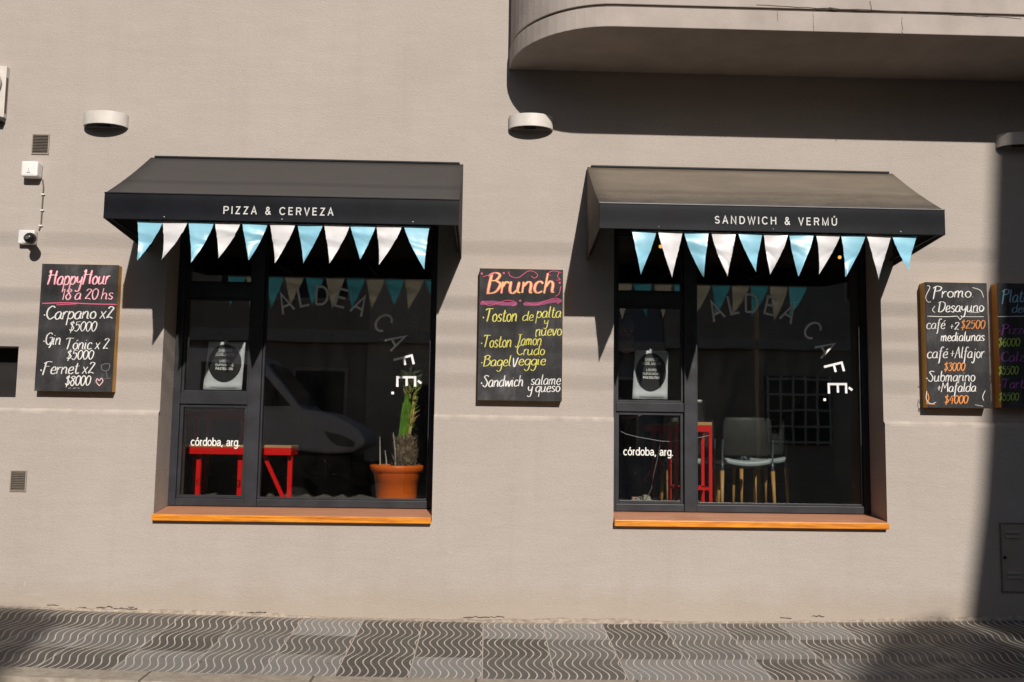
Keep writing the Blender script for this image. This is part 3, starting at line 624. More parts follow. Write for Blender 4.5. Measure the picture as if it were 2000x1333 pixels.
bunting([1234, 1285, 1336, 1389, 1441, 1491, 1541, 1593, 1642, 1692, 1742], 48, (452, 464), [(1248, 541), (1309, 546), (1372, 544), (1417, 543), (1471, 536), (1500, 539), (1553, 544), (1596, 538), (1647, 544), (1710, 550), (1757, 536)], 'string of sky blue and white flags under the SANDWICH & VERMÚ awning', 2)

# ------------------------------------------------------------------ chalkboards
def board(c, label, lines, deco=None, d=.08):
    (x0, z1), (x1, z0) = c; y = -d
    t = thing('chalkboard', label, 'chalkboard', ((x0 + x1) / 2, 0, z0), 'menu chalkboards on the wall')
    MB().box(x0 - .001, x1 + .001, y, y + .0055, z0 - .001, z1 + .001).build('panel', 'slate', t, bevel=.0015)
    MB().box(x0, x0 + .016, y + .006, -.001, z0, z1).box(x1 - .016, x1, y + .006, -.001, z0, z1).box(x0 + .016, x1 - .016, y + .006, -.001, z1 - .016, z1).box(x0 + .016, x1 - .016, y + .006, -.001, z0, z0 + .016).build('frame', 'boardwood', t, bevel=.0015)
    by = {}
    lay = y - .0012
    for i, ln in enumerate(lines):
        text, pl_, pb, pr, cap, mats = ln[:6]; wd = ln[6] if len(ln) > 6 else 1.0
        a, b = at(pl_, pb, y), at(pr, pb, y); ch = cap / 247 * 1.1
        for j, mt in enumerate(mats.split('/')):
            ik = Ink(); ik.lift = .0012 * j
            wid = max(.0060, ch * .070) * wd * (1.0 if j or '/' not in mats else 1.55)
            st_ = random.getstate(); script(ik, text, a.x, b.x, a.z, ch, lay, wid, tilt=(b.z - a.z) / max(.01, b.x - a.x) + .01); 
            if j == 0 and '/' in mats: random.setstate(st_)
            ik.build('lettering', mt, t)
    if deco: deco(t, lay, lambda px, py: (lambda q: (q.x, q.z))(at(px, py, y)))
    return t
def curve(t, y, P, mat, pts, wd=.006, lift=0.0, brush=.3):
    ik = Ink(); ik.lift = lift
    for q in pts: ik.stroke(smooth_line([P(*p) for p in q]), wd, y, brush)
    ik.build('chalk_drawing', mat, t)

def d1(t, y, P):
    curve(t, y, P, 'pink', [[(82, 593), (130, 592), (180, 594), (229, 595)], [(110, 596), (150, 594)]], .009)
    curve(t, y, P, 'blush', [[(194, 754), (188, 746), (190, 740), (194, 744), (198, 739), (201, 745), (194, 754)]], .006)
    curve(t, y, P, 'faint', [[(198, 714), (199, 722), (206, 725), (213, 721), (214, 712), (206, 711), (198, 714)], [(207, 725), (210, 738)], [(204, 740), (216, 739)]], .004)
    curve(t, y, P, 'cwhite', [[(134, 759), (138, 758)], [(143, 759), (149, 758)], [(152, 758), (155, 759)]], .004)
board(((-3.592, 2.848), (-2.985, 1.828)), 'chalkboard headed HappyHour in pink chalk, at far left beside the left awning', [
    ('HappyHour', 92, 557, 214, 27, 'pink/blush'), ('18 a 20 hs', 118, 586, 221, 21, 'pink/blush', .9),
    ('·Carpano x2', 83, 624, 221, 24, 'cwhite', 1.25), ('$5000', 134, 648, 188, 19, 'cwhite'), ('·Gin', 83, 674, 119, 22, 'cwhite', 1.15), ('Tónic x 2', 125, 683, 212, 21, 'cwhite', 1.1), ('$5000', 129, 703, 182, 18, 'cwhite', 1.1),
    ('·Fernet x2', 77, 731, 184, 22, 'cwhite', 1.2), ('$8000', 126, 754, 176, 19, 'cwhite', 1.1)], d1)
def d2(t, y, P):
    curve(t, y, P, 'mauve', [[(938, 593), (960, 591), (985, 594), (1010, 593)], [(1022, 594), (1050, 594), (1075, 589), (1097, 588)]], .034, .0)
    curve(t, y, P, 'pink', [[(943, 591), (955, 597), (975, 592), (990, 587), (1005, 590), (1006, 597), (998, 597)], [(1026, 590), (1045, 597), (1066, 588), (1085, 583), (1095, 588), (1088, 594)],
        [(993, 531), (997, 540), (1012, 543), (1030, 531), (1042, 531), (1050, 538), (1044, 544), (1037, 540)], [(1096, 533), (1080, 530), (1070, 535), (1076, 539)], [(1092, 532), (1089, 541), (1094, 547), (1086, 548)], [(943, 541), (955, 538), (968, 533)], [(1095, 560), (1092, 574), (1084, 580)]], .0055, .0022)
    for p in ((941, 535), (984, 534), (1016, 588), (1093, 553), (943, 590)): ik = Ink(); ik.lift = .003; ik.blob(*P(*p), .009, y); ik.build('chalk_dot', 'pink', t)
board(((-.076, 2.878), (.602, 1.808)), 'chalkboard headed Brunch in yellow and pink, between the two windows', [
    ('Brunch', 948, 574, 1084, 38, 'pink/gold', 1.15), ('·Toston', 941, 629, 1010, 25, 'yellow', 1.1), ('de', 1020, 627, 1042, 19, 'yellow', 1.1), ('palta', 1047, 621, 1096, 21, 'yellow', 1.1), ('y', 1062, 635, 1071, 15, 'yellow'), ('nuevo', 1045, 656, 1097, 21, 'yellow'),
    ('·Toston', 938, 679, 999, 23, 'yellow', 1.1), ('Jamón', 1006, 675, 1058, 21, 'yellow', 1.1), ('Crudo', 1008, 694, 1064, 19, 'yellow', 1.1), ('·Bagel', 938, 716, 998, 20, 'yellow', 1.1), ('V', 1000, 717, 1010, 17, 'cwhite', 1.2), ('eggie', 1012, 714, 1066, 20, 'yellow', 1.1),
    ('·Sandwich', 938, 756, 1022, 21, 'cwhite', 1.15), ('salame', 1036, 752, 1095, 19, 'cwhite', 1.05), ('y queso', 1030, 766, 1094, 18, 'cwhite', 1.05)], d2)
def d3(t, y, P):
    curve(t, y, P, 'cwhite', [[(1811, 618), (1845, 619), (1870, 618)], [(1870, 618), (1875, 625)], [(1875, 625), (1880, 619)], [(1880, 619), (1921, 619)]], .006)
    curve(t, y, P, 'cwhite', [[(1811, 558), (1816, 562), (1808, 580), (1812, 590), (1818, 590)], [(1826, 598), (1821, 606), (1826, 611)], [(1899, 562), (1915, 568), (1921, 582)], [(1923, 602), (1912, 610), (1893, 610)], [(1810, 764), (1809, 780), (1818, 789), (1828, 786)], [(1924, 763), (1919, 775), (1921, 783)], [(1904, 791), (1920, 794)]], .0045)
    curve(t, y, P, 'orange', [[(1812, 768), (1814, 780), (1810, 788), (1826, 790)]], .007)
board(((3.575, 2.829), (4.088, 1.804)), 'chalkboard headed Promo Desayuno in white, right of the right awning in sun', [
    ('Promo.', 1820, 582, 1902, 21, 'cwhite', 1.2), ('Desayuno', 1831, 610, 1921, 20, 'cwhite', 1.15), ('café', 1809, 643, 1846, 19, 'cwhite', 1.1), ('+2', 1854, 645, 1873, 15, 'cwhite'), ('$2500', 1876, 643, 1923, 17, 'orange', 1.1), ('medialunas', 1837, 667, 1922, 18, 'cwhite', 1.1),
    ('café', 1810, 700, 1851, 21, 'cwhite', 1.1), ('+Alfajor', 1855, 700, 1922, 21, 'cwhite', 1.05), ('$3000', 1843, 725, 1884, 16, 'orange', 1.1), ('·Submarino', 1808, 746, 1904, 20, 'cwhite', 1.15), ('+Mafalda', 1829, 766, 1906, 18, 'cwhite', 1.1), ('$4000', 1844, 789, 1890, 16, 'orange', 1.2)], d3, .105)
def d4(t, y, P): curve(t, y, P, 'cwhite', [[(1948, 619), (2000, 618), (2052, 618)]], .006)
board(((4.178, 2.832), (4.72, 1.812)), 'shaded chalkboard with blue, purple and green prices, cut by the right edge of the photo', [
    ('Plato', 1955, 591, 2010, 24, 'sky', 1.2), ('del dia', 1976, 611, 2036, 17, 'sky'), ('·Pizza', 1950, 653, 2010, 18, 'purple', 1.2), ('$6000', 1949, 677, 1991, 16, 'green', 1.1), ('·Calzone', 1950, 707, 2036, 19, 'purple', 1.2), ('$5500', 1949, 732, 1988, 16, 'green', 1.1), ('·Tarta', 1951, 759, 2012, 18, 'purple', 1.2), ('$5500', 1950, 783, 1989, 15, 'green', 1.1)], d4, .105)

# ------------------------------------------------------------------ things on the wall
def wall_lamp(x0, x1, z0, z1, label):
    cx = (x0 + x1) / 2; r = (x1 - x0) / 2; d = .122; z0 += .014
    t = thing('wall_lamp', label, 'wall lamp', (cx, 0, z0), 'half-round white wall lamps')
    P = [(cx - r * math.cos(math.pi * i / 24), -.012 - d * math.sin(math.pi * i / 24)) for i in range(25)]; Q = [(cx - (r - .012) * math.cos(math.pi * i / 24), -.010 - (d - .012) * math.sin(math.pi * i / 24)) for i in range(25)]
    b = MB(); n = 25
    b.add([(x, y, z0) for x, y in P] + [(x, y, z1) for x, y in P] + [(x, y, z0) for x, y in Q] + [(x, y, z1) for x, y in Q],
          [(i, i + 1, n + i + 1, n + i) for i in range(n - 1)] + [(2 * n + i, 2 * n + i + 1, 3 * n + i + 1, 3 * n + i) for i in range(n - 1)] + [(i, i + 1, 2 * n + i + 1, 2 * n + i) for i in range(n - 1)] + [(n + i, n + i + 1, 3 * n + i + 1, 3 * n + i) for i in range(n - 1)])
    b.build('housing', 'lampwhite', t)
    MB().box(cx - r, cx + r, -.012, -.001, z0 + .002, z1 - .002).build('back_plate', 'lampwhite', t)
    MB().prism_z(Q, z0 + .02, z0 + .026).build('diffuser', 'lens', t)
    MB().box(cx - .06, cx + .04, -.09, -.03, z0 + .004, z0 + .019).build('lamp_holder', 'black', t)
wall_lamp(-3.355, -2.998, 3.992, 4.112, 'half-round white wall lamp above the left awning, near the louvred vent')
wall_lamp(.142, .512, 4.052, 4.172, 'half-round white wall lamp under the rounded end of the balcony')
wall_lamp(4.265, 4.63, 3.990, 4.108, 'shaded half-round wall lamp cut by the right edge of the photo')

def vent(x0, x1, z0, z1, n, label, skew, y=0):
    t = thing('wall_vent', label, 'vent', ((x0 + x1) / 2, y, z0), 'louvred wall vents')
    MB().box(x0, x1, y - .004, y - .001, z0, z1).build('backing', 'dark', t)
    MB().box(x0 - .008, x0, y - .010, y - .001, z0 - .008, z1 + .008).box(x1, x1 + .008, y - .010, y - .001, z0 - .008, z1 + .008).box(x0, x1, y - .010, y - .001, z1, z1 + .008).box(x0, x1, y - .010, y - .001, z0 - .008, z0).build('frame', 'cabinet', t)
    for i in range(n):
        z = z0 + (z1 - z0) * (i + .5) / n; h = (z1 - z0) / n * .30
        MB().hull([(x0, y - .012, z - h), (x1, y - .012, z - h), (x1, y - .012, z + h * .2), (x0, y - .012, z + h * .2)], [(x0, y - .004, z), (x1, y - .004, z), (x1, y - .004, z + h), (x0, y - .004, z + h)]).build('louvre', 'grille', t)
vent(-3.765, -3.640, 3.778, 3.932, 12, 'louvred vent high on the wall above the white junction box', 0)
vent(-3.752, -3.640, 1.040, 1.190, 11, 'louvred vent low on the wall below the happy hour board', 0, -.026)

t = thing('junction_box', 'white square junction box with a cable below the upper vent', 'junction box', (-3.735, 0, 3.558))
MB().box(-3.805, -3.672, -.095, -.001, 3.560, 3.688).build('housing', 'white', t, bevel=.014)
ik = Ink(); ik.stroke([(-3.757, 3.592), (-3.728, 3.592)], .009, -.0958); ik.stroke([(-3.742, 3.606), (-3.740, 3.618), (-3.745, 3.626)], .004, -.0958); ik.build('printed_mark', 'greyink', t)
t = thing('wall_cable', 'thin grey cable clipped to the wall between junction box and camera', 'cable', (-3.675, 0, 3.1))
pts = [at(px, py, -.008) for px, py in ((83, 351), (85, 366), (84, 380), (83, 395), (82, 412), (81, 425), (80, 440), (76, 450))]
MB().tube(pts, .0055, 8).build('cable', 'conduit', t)
for px, py in ((84, 380), (82.5, 411), (79.5, 441)):
    q = at(px, py, -.01); MB().box(q.x - .014, q.x + .014, -.016, -.001, q.z - .005, q.z + .005).build('clip', 'white', t)
t = thing('security_camera', 'white security camera with round black lens below the junction box', 'camera', (-3.745, 0, 3.01))
MB().box(-3.812, -3.680, -.060, -.001, 3.012, 3.128).build('housing', 'white', t, bevel=.012)
b = MB(); SC = at(59, 466, -.17); b.ball(SC, .046, .050, .046, 24, 14); b.build('dome', 'black', t, smooth=True)
MB().tube([(-3.738, -.058, 3.066), (SC.x - .004, -.13, SC.z + .004)], .030, 20).build('neck', 'white', t)
MB().tube([(-3.738, -.055, 3.066), (-3.738, -.066, 3.066)], .046, 24).build('collar', 'white', t)
MB().tube([(SC.x, SC.y - .046, SC.z - .002), (SC.x, SC.y - .054, SC.z - .002)], .015, 16).build('lens', 'lens', t)

t = thing('bracket_sign', 'round pale sign with white back plate cut by the upper left edge of the photo', 'sign', (-4.08, 0, 4.1))
MB().box(-4.20, -3.995, -.05, -.002, 4.06, 4.495).build('back_plate', 'lampwhite', t, bevel=.004)
b = MB(); b.tube([(-4.155, -.30, 4.345), (-4.155, -.06, 4.345)], .135, 40); b.build('disc', 'lampwhite', t, bevel=.01)
MB().bar((-4.005, -.03, 4.10), (-4.005, -.03, 4.40), .022, .03).build('bracket', 'conduit', t)
b = MB().box(-4.06, -4.0, -.09, -.002, 4.025, 4.058); b.build('mount', 'black', t, bevel=.004)

t = thing('meter_cabinet', 'grey louvred metal cabinet door low on the shaded wall at right', 'cabinet', (4.4, -.026, .33))
MB().box(4.176, 4.80, -.031, -.0262, .338, .872).build('door', 'cabinet', t, bevel=.002)
MB().box(4.166, 4.176, -.035, -.0262, .328, .882).box(4.80, 4.81, -.035, -.0262, .328, .882).box(4.176, 4.80, -.035, -.0262, .872, .882).box(4.176, 4.80, -.035, -.0262, .328, .338).build('frame', 'grille', t)
for zz in (.80, .763, .475, .44):
    for xx in (4.215, 4.60): MB().hull([(xx, -.031, zz), (xx + .115, -.031, zz), (xx + .115, -.031, zz + .022), (xx, -.031, zz + .022)], [(xx + .004, -.045, zz), (xx + .111, -.045, zz), (xx + .111, -.033, zz + .020), (xx + .004, -.033, zz + .020)]).build('louvre', 'cabinet', t)
b = MB(); b.tube([(4.20, -.031, .605), (4.20, -.037, .605)], .012, 12); b.build('lock', 'black', t)

# ------------------------------------------------------------------ inside the cafe
FZ = .858
def bench(x0, x1, y0, y1, zt, label, cat, name, brace):
    t = thing(name, label, cat, ((x0 + x1) / 2, (y0 + y1) / 2, FZ), 'red steel furniture')
    MB().box(x0, x1, y0, y1, zt - .022, zt).build('tabletop', 'ply', t, bevel=.003)
    MB().box(x0 + .002, x1 - .002, y0 + .002, y0 + .03, zt - .085, zt - .023).box(x0 + .002, x1 - .002, y1 - .03, y1 - .002, zt - .085, zt - .023).box(x0 + .002, x0 + .03, y0 + .03, y1 - .03, zt - .085, zt - .023).box(x1 - .03, x1 - .002, y0 + .03, y1 - .03, zt - .085, zt - .023).build('apron', 'red', t)
    for x in ((x0 + .10, x0 + .47, x0 + .585, x1 - .025) if name == 'bench' else (x0 + .11, x1 - .11)):
        for y in ((y0 + .11,) if name == 'bench' else (y0 + .04, y1 - .04)): MB().box(x - .02, x + .02, y - .02, y + .02, FZ, zt - .086).build('leg', 'red', t)
    for a, b in brace: MB().bar(a, b, .032, .028).build('brace', 'red', t)
bench(-2.675, -1.735, .84, 1.16, 1.408, 'low red steel bench with wooden top behind the left window', 'bench', 'bench', [((-2.0, .95, 1.318), (-1.785, .95, .885))])
bench(at(362, 803, 2.3).x, at(492, 803, 2.3).x, 2.3, 2.8, at(420, 801, 2.3).z, 'dim red steel table standing behind the low red bench', 'table', 'table', [])
bench(.70, at(1312, 830, 2.65).x, 2.65, 3.2, at(1300, 828, 2.65).z, 'dark red steel table with a diagonal brace behind the right window cables', 'table', 'table', [(at(1306, 876, 2.68), at(1224, 982, 2.68))])

def stool(x0, x1, y0, y1, zt, label):
    t = thing('bar_stool', label, 'stool', ((x0 + x1) / 2, (y0 + y1) / 2, FZ))
    MB().box(x0, x1, y0, y1, zt - .03, zt).build('seat', 'ply', t, bevel=.003)
    MB().box(x0 + .001, x1 - .001, y0 + .001, y0 + .028, zt - .085, zt - .031).box(x0 + .001, x1 - .001, y1 - .028, y1 - .001, zt - .085, zt - .031).box(x0 + .001, x0 + .028, y0 + .028, y1 - .028, zt - .085, zt - .031).box(x1 - .028, x1 - .001, y0 + .028, y1 - .028, zt - .085, zt - .031).build('apron', 'red', t)
    for x in (x0 + .015, x1 - .015):
        for y in (y0 + .016, y1 - .016): MB().box(x - .014, x + .014, y - .014, y + .014, FZ, zt - .086).build('leg', 'red', t)
    zf = 1.075; MB().box(x0 + .03, x1 - .03, y0 + .004, y0 + .026, zf, zf + .024).box(x0 + .03, x1 - .03, y1 - .026, y1 - .004, zf, zf + .024).box(x0 + .004, x0 + .026, y0 + .031, y1 - .031, zf, zf + .024).box(x1 - .026, x1 - .004, y0 + .031, y1 - .031, zf, zf + .024).build('footrest', 'red', t)
stool(1.655, 1.985, .62, .95, 1.668, 'tall red steel bar stool with wooden seat beside the window mullion')
t = thing('receipt_printer', 'small black box with white paper on top of the red bar stool', 'printer', (1.86, .8, 1.669))
MB().box(1.79, 1.945, .72, .88, 1.6695, 1.85).build('housing', 'black', t, bevel=.01)
MB().box(1.775, 1.93, .73, .87, 1.8505, 1.868).build('paper_tray', 'white', t, bevel=.004)
b = MB(); b.tube([(1.765, .70, 1.612), (1.80, .66, 1.68), (1.835, .64, 1.735), (1.83, .64, 1.752), (1.80, .66, 1.752)], .005, 8); tag(b.build('printer_cable', 'whitecable'), 'short white cable looping beside the black box on the stool', 'cable')
t_ = MB(); t_.tube([at(px, py, .55) for px, py in ((1203, 838), (1222, 848), (1245, 854), (1268, 858), (1290, 862), (1310, 863), (1323, 861), (1352, 858), (1385, 851))], .0032, 8); tag(t_.build('hanging_cable', 'whitecable', smooth=True), 'white cable drooping across the lower right window behind the small lettering', 'cable')
t_ = MB(); t_.tube([at(px, py, .75) for px, py in ((1299, 812), (1293, 835), (1289, 870), (1283, 900), (1276, 930), (1272, 955), (1262, 975), (1250, 985))], .004, 8); tag(t_.build('power_cord', 'steel', smooth=True), 'thin grey cord hanging down to the floor in the lower right window', 'cord')
t_ = MB()
for k in range(5): t_.ball((1.36 + .05 * k, 1.0 + .03 * (k % 2), FZ + .05 + .02 * (k % 3)), .06, .05, .06, 10, 8)
tag(t_.build('rag_heap', 'drystem', smooth=True), 'crumpled pale cloth heap on the floor under the drooping cable', 'cloth')

def chair(loc, label):
    t = thing('chair', label, 'chair', loc, 'dark chairs with wooden legs'); X, Y, Z = loc
    # back towards the window (-y): dark backrest over a pale seat
    N = 12
    def sheet(prof, wid, name, mat, th, bend):
        b = MB(); vs = []
        for (py, pz), w_ in zip(prof, wid):
            for i in range(N + 1):
                u = i / N * 2 - 1; vs.append((X + w_ * u, Y + py + bend[0] * u * u, Z + pz + bend[1] * u * u))
        b.add(vs, [(j * (N + 1) + i, j * (N + 1) + i + 1, (j + 1) * (N + 1) + i + 1, (j + 1) * (N + 1) + i) for j in range(len(prof) - 1) for i in range(N)])
        o = b.build(name, mat, t, smooth=True); m = o.modifiers.new('solid', 'SOLIDIFY'); m.thickness = th; m2 = o.modifiers.new('sub', 'SUBSURF'); m2.levels = 1; m2.render_levels = 1
    sheet([(-.225, .865), (-.230, .84), (-.226, .74), (-.215, .63), (-.205, .56), (-.198, .512)], [.205, .222, .228, .228, .222, .208], 'backrest', 'shell', .014, (.04, .0))
    sheet([(-.232, .418), (-.236, .450), (-.222, .482), (-.17, .470), (0, .445), (.12, .442), (.21, .452), (.225, .44)], [.200, .208, .212, .22, .225, .225, .215, .20], 'seat', 'paleseat', .03, (0, .026))
    for sx in (-1, 1):
        for sy, xt, xb in ((-1, .226, .238), (1, .165, .175)):
            top = V((X + sx * xt, Y + sy * .175, Z + .47)); bot = V((X + sx * xb, Y + sy * .20, Z)); mid = top.lerp(bot, .19)
            lg = MB().tube([mid, bot], [.019, .013], 12).build('leg', 'oak', t, smooth=True)
            MB().tube([top, mid - (mid - bot).normalized() * .001], [.011, .016], 12).build('socket', 'socket', lg, smooth=True)
        MB().tube([(X + sx * .226, Y - .176, Z + .47), (X + sx * .228, Y - .19, Z + .58), (X + sx * .226, Y - .20, Z + .66)], .010, 8).build('side_rail', 'socket', t)
    MB().box(X - .15, X + .15, Y - .13, Y + .13, Z + .40, Z + .418).build('seat_bracket', 'socket', t)
    return t
c0 = chair((2.35, 1.0, FZ), 'dark-backed chair with pale seat and wooden legs seen from behind, nearest the right window glass')
dup(c0, (2.70, 1.75, FZ), .10, 'dark chair with wooden legs half hidden behind the nearest chair')
dup(c0, (1.92, 1.45, FZ), .12, 'dark chair behind the red bar stool, only its wooden legs clear')

# potted palm stump
PX, PY = -.768, .60; pz0 = FZ
t = thing('potted_palm', 'orange plastic pot with cut palm trunk and green leaf stubs in the window corner', 'potted plant', (PX, PY, pz0))
b = MB(); b.lathe([(.168, .0), (.172, .10), (.186, .26), (.190, .262), (.200, .33), (.205, .335), (.212, .34), (.232, .365), (.236, .385), (.234, .398), (.222, .402), (.205, .392), (.200, .35)], (PX, PY, pz0), 48); b.build('pot', 'terracotta', t, smooth=True)
b = MB(); b.lathe([(.20, .355), (.12, .372), (.03, .38)], (PX, PY, pz0), 24); b.build('soil', 'soil', t, smooth=True)
TX = PX + .06; b = MB(); rnd = random.Random(4)
b.lathe([(.078 + .008 * math.sin(i * 2.3), .36 + .025 * i) for i in range(5)] + [(.088, .50), (.092, .56), (.078, .62), (.05, .66)], (TX, PY, pz0), 20)
for i in range(len(b.v)): b.v[i] += V((rnd.uniform(-.012, .012), rnd.uniform(-.012, .012), rnd.uniform(-.01, .01)))
for k in range(150):
    a = rnd.uniform(0, 6.28); z = pz0 + rnd.uniform(.38, .64); c = V((TX + .085 * math.cos(a), PY + .085 * math.sin(a), z)); d = V((math.cos(a) * .7, math.sin(a) * .7, rnd.uniform(.4, 1.4))).normalized()
    b.tube([c - d * .02, c + d * .02, c + d * rnd.uniform(.03, .065)], [.008, .006, .001], 4)
b.build('trunk', 'bark', t)
gs = MB(); ds = MB()
for k in range(17):
    a = rnd.uniform(0, 6.28); r = rnd.uniform(0, .05); base = V((TX + r * math.cos(a), PY + r * math.sin(a), pz0 + .58)); h = rnd.uniform(.34, .47); ln = V((math.cos(a) * .018 + .045, math.sin(a) * .02, h))
    (gs if k % 3 else ds).tube([base, base + ln * .5 + V((0, 0, .0)), base + ln], [.021, .017, .010], 6)
for k in range(120):
    z = rnd.uniform(.70, 1.08); a = rnd.uniform(0, 6.28); c = V((TX + .03 + .035 * math.cos(a) + (z - .7) * .05, PY + .035 * math.sin(a), pz0 + z)); d = V((math.cos(a), math.sin(a) * .6, rnd.uniform(.4, 2.2))).normalized() * rnd.uniform(.03, .075)
    (gs if k % 2 else ds).tube([c, c + d * .6, c + d], [.004, .003, .001], 4)
gs.build('green_stub', 'leaf', t); ds.build('dry_stub', 'strawleaf', t)
fr_ = MB()
for k, (dx, dy, h, sp) in enumerate(((.16, .3, .95, .2), (.10, .1, 1.05, .05), (-.10, .3, .85, -.2), (.2, .5, .8, .3))):
    L = [V((TX + dx * v + sp * v * v * .5, PY + dy * v, pz0 + .9 + h * v - .25 * v ** 3)) for v in [i / 14 for i in range(15)]]
    fr_.tube(L, .006, 5)
    for i in range(3, 15):
        for s in (-1, 1):
            d = V((s * .10, .03, .035)); fr_.add([L[i], L[i] + d * .5 + V((0, 0, .012)), L[i] + d * rnd.uniform(.9, 1.2), L[i] + d * .5 - V((0, 0, .012))], [(0, 1, 2, 3)])
fr_.build('frond', 'darkleaf', t)
for k, (px, py) in enumerate(((742, 853), (768, 845), (752, 880))):
    q = at(px, py, PY - .08); b = MB(); bx = q.x + rnd.uniform(.01, .03)
    b.tube([(bx, PY - .08, pz0 + .36), (bx - .006, PY - .08, (pz0 + .36 + q.z) / 2), (q.x, PY - .08, q.z)], [.007, .006, .003], 6)
    for s in (-1, 1): b.add([(q.x, PY - .08, q.z - .02), (q.x + s * .018, PY - .085, q.z + .006), (q.x + s * .03, PY - .08, q.z + .02), (q.x + s * .012, PY - .078, q.z - .004)], [(0, 1, 2, 3)])
    b.build('sprout', 'drystem', t)

# pendant bulbs that glow above the tables
for px, py, y, lb in ((1290, 482, 1.6, 'small glowing pendant bulb above the left part of the right window'), (1640, 503, 1.6, 'small glowing pendant bulb above the right part of the right window')):
    q = at(px, py, y); t = thing('pendant_bulb', lb, 'lamp', q, 'glowing pendant bulbs')
    b = MB(); b.ball((q.x, q.y, q.z), .018, .018, .018, 12, 8); b.build('bulb', 'glow', t, smooth=True)
    MB().tube([(q.x, q.y, q.z + .016), (q.x, q.y, q.z + .075)], .016, 12).build('socket', 'black', t); MB().tube([(q.x, q.y, q.z + .076), (q.x, q.y, 4.2)], .004, 6).build('cord', 'black', t)

# man standing inside behind the right window, looking down
def skinned(name, mat, parent, joints, edges, levels=2):
    me = bpy.data.meshes.new(name); o0 = ORG.get(parent, V((0, 0, 0)))
    me.from_pydata([tuple(V(j[:3]) - o0) for j in joints], edges, []); me.materials.append(M[mat])
    o = bpy.data.objects.new(name, me); COL.objects.link(o); o.parent = parent; ORG[o] = o0
    s = o.modifiers.new('skin', 'SKIN'); s.use_smooth_shade = True
    if not me.skin_vertices: me.skin_vertices.new()
    for i, j in enumerate(joints):
        r = j[3]; me.skin_vertices[0].data[i].radius = r if isinstance(r, tuple) else (r, r); me.skin_vertices[0].data[i].use_root = (i == 0)
    m = o.modifiers.new('sub', 'SUBSURF'); m.levels = levels; m.render_levels = levels
    return o
HX, HY = 1.262, 1.02
t = thing('person', 'bearded man in dark clothes standing inside behind the upper left panes, looking down', 'person', (HX + .02, HY + .08, FZ))
B = (HX + .03, HY + .10)
body = skinned('body', 'skin', t, [(B[0], B[1], FZ + .92, (.15, .11)), (B[0], B[1], FZ + 1.12, (.14, .105)), (B[0], B[1] - .01, FZ + 1.34, (.16, .11)), (B[0], B[1] - .03, FZ + 1.46, (.085, .075)), (HX, HY + .02, FZ + 1.54, .055), (HX, HY - .02, FZ + 1.60, .062),
    (B[0] - .19, B[1] - .01, FZ + 1.40, .055), (B[0] - .25, B[1] - .03, FZ + 1.12, .042), (B[0] - .12, B[1] - .22, FZ + 1.02, .03), (B[0] + .19, B[1] - .01, FZ + 1.40, .055), (B[0] + .25, B[1] - .03, FZ + 1.12, .042), (B[0] + .12, B[1] - .22, FZ + 1.02, .03),
    (B[0] - .09, B[1], FZ + .86, .085), (B[0] - .10, B[1], FZ + .48, .06), (B[0] - .10, B[1] + .03, FZ + .08, .042), (B[0] - .10, B[1] - .13, FZ + .035, .035), (B[0] + .09, B[1], FZ + .86, .085), (B[0] + .10, B[1], FZ + .48, .06), (B[0] + .10, B[1] + .03, FZ + .08, .042), (B[0] + .10, B[1] - .13, FZ + .035, .035),
    (B[0] - .08, B[1] - .27, FZ + 1.0, .022), (B[0] + .08, B[1] - .27, FZ + 1.0, .022)],
    [(0, 1), (1, 2), (2, 3), (3, 4), (4, 5), (2, 6), (6, 7), (7, 8), (2, 9), (9, 10), (10, 11), (0, 12), (12, 13), (13, 14), (14, 15), (0, 16), (16, 17), (17, 18), (18, 19), (8, 20), (11, 21)])
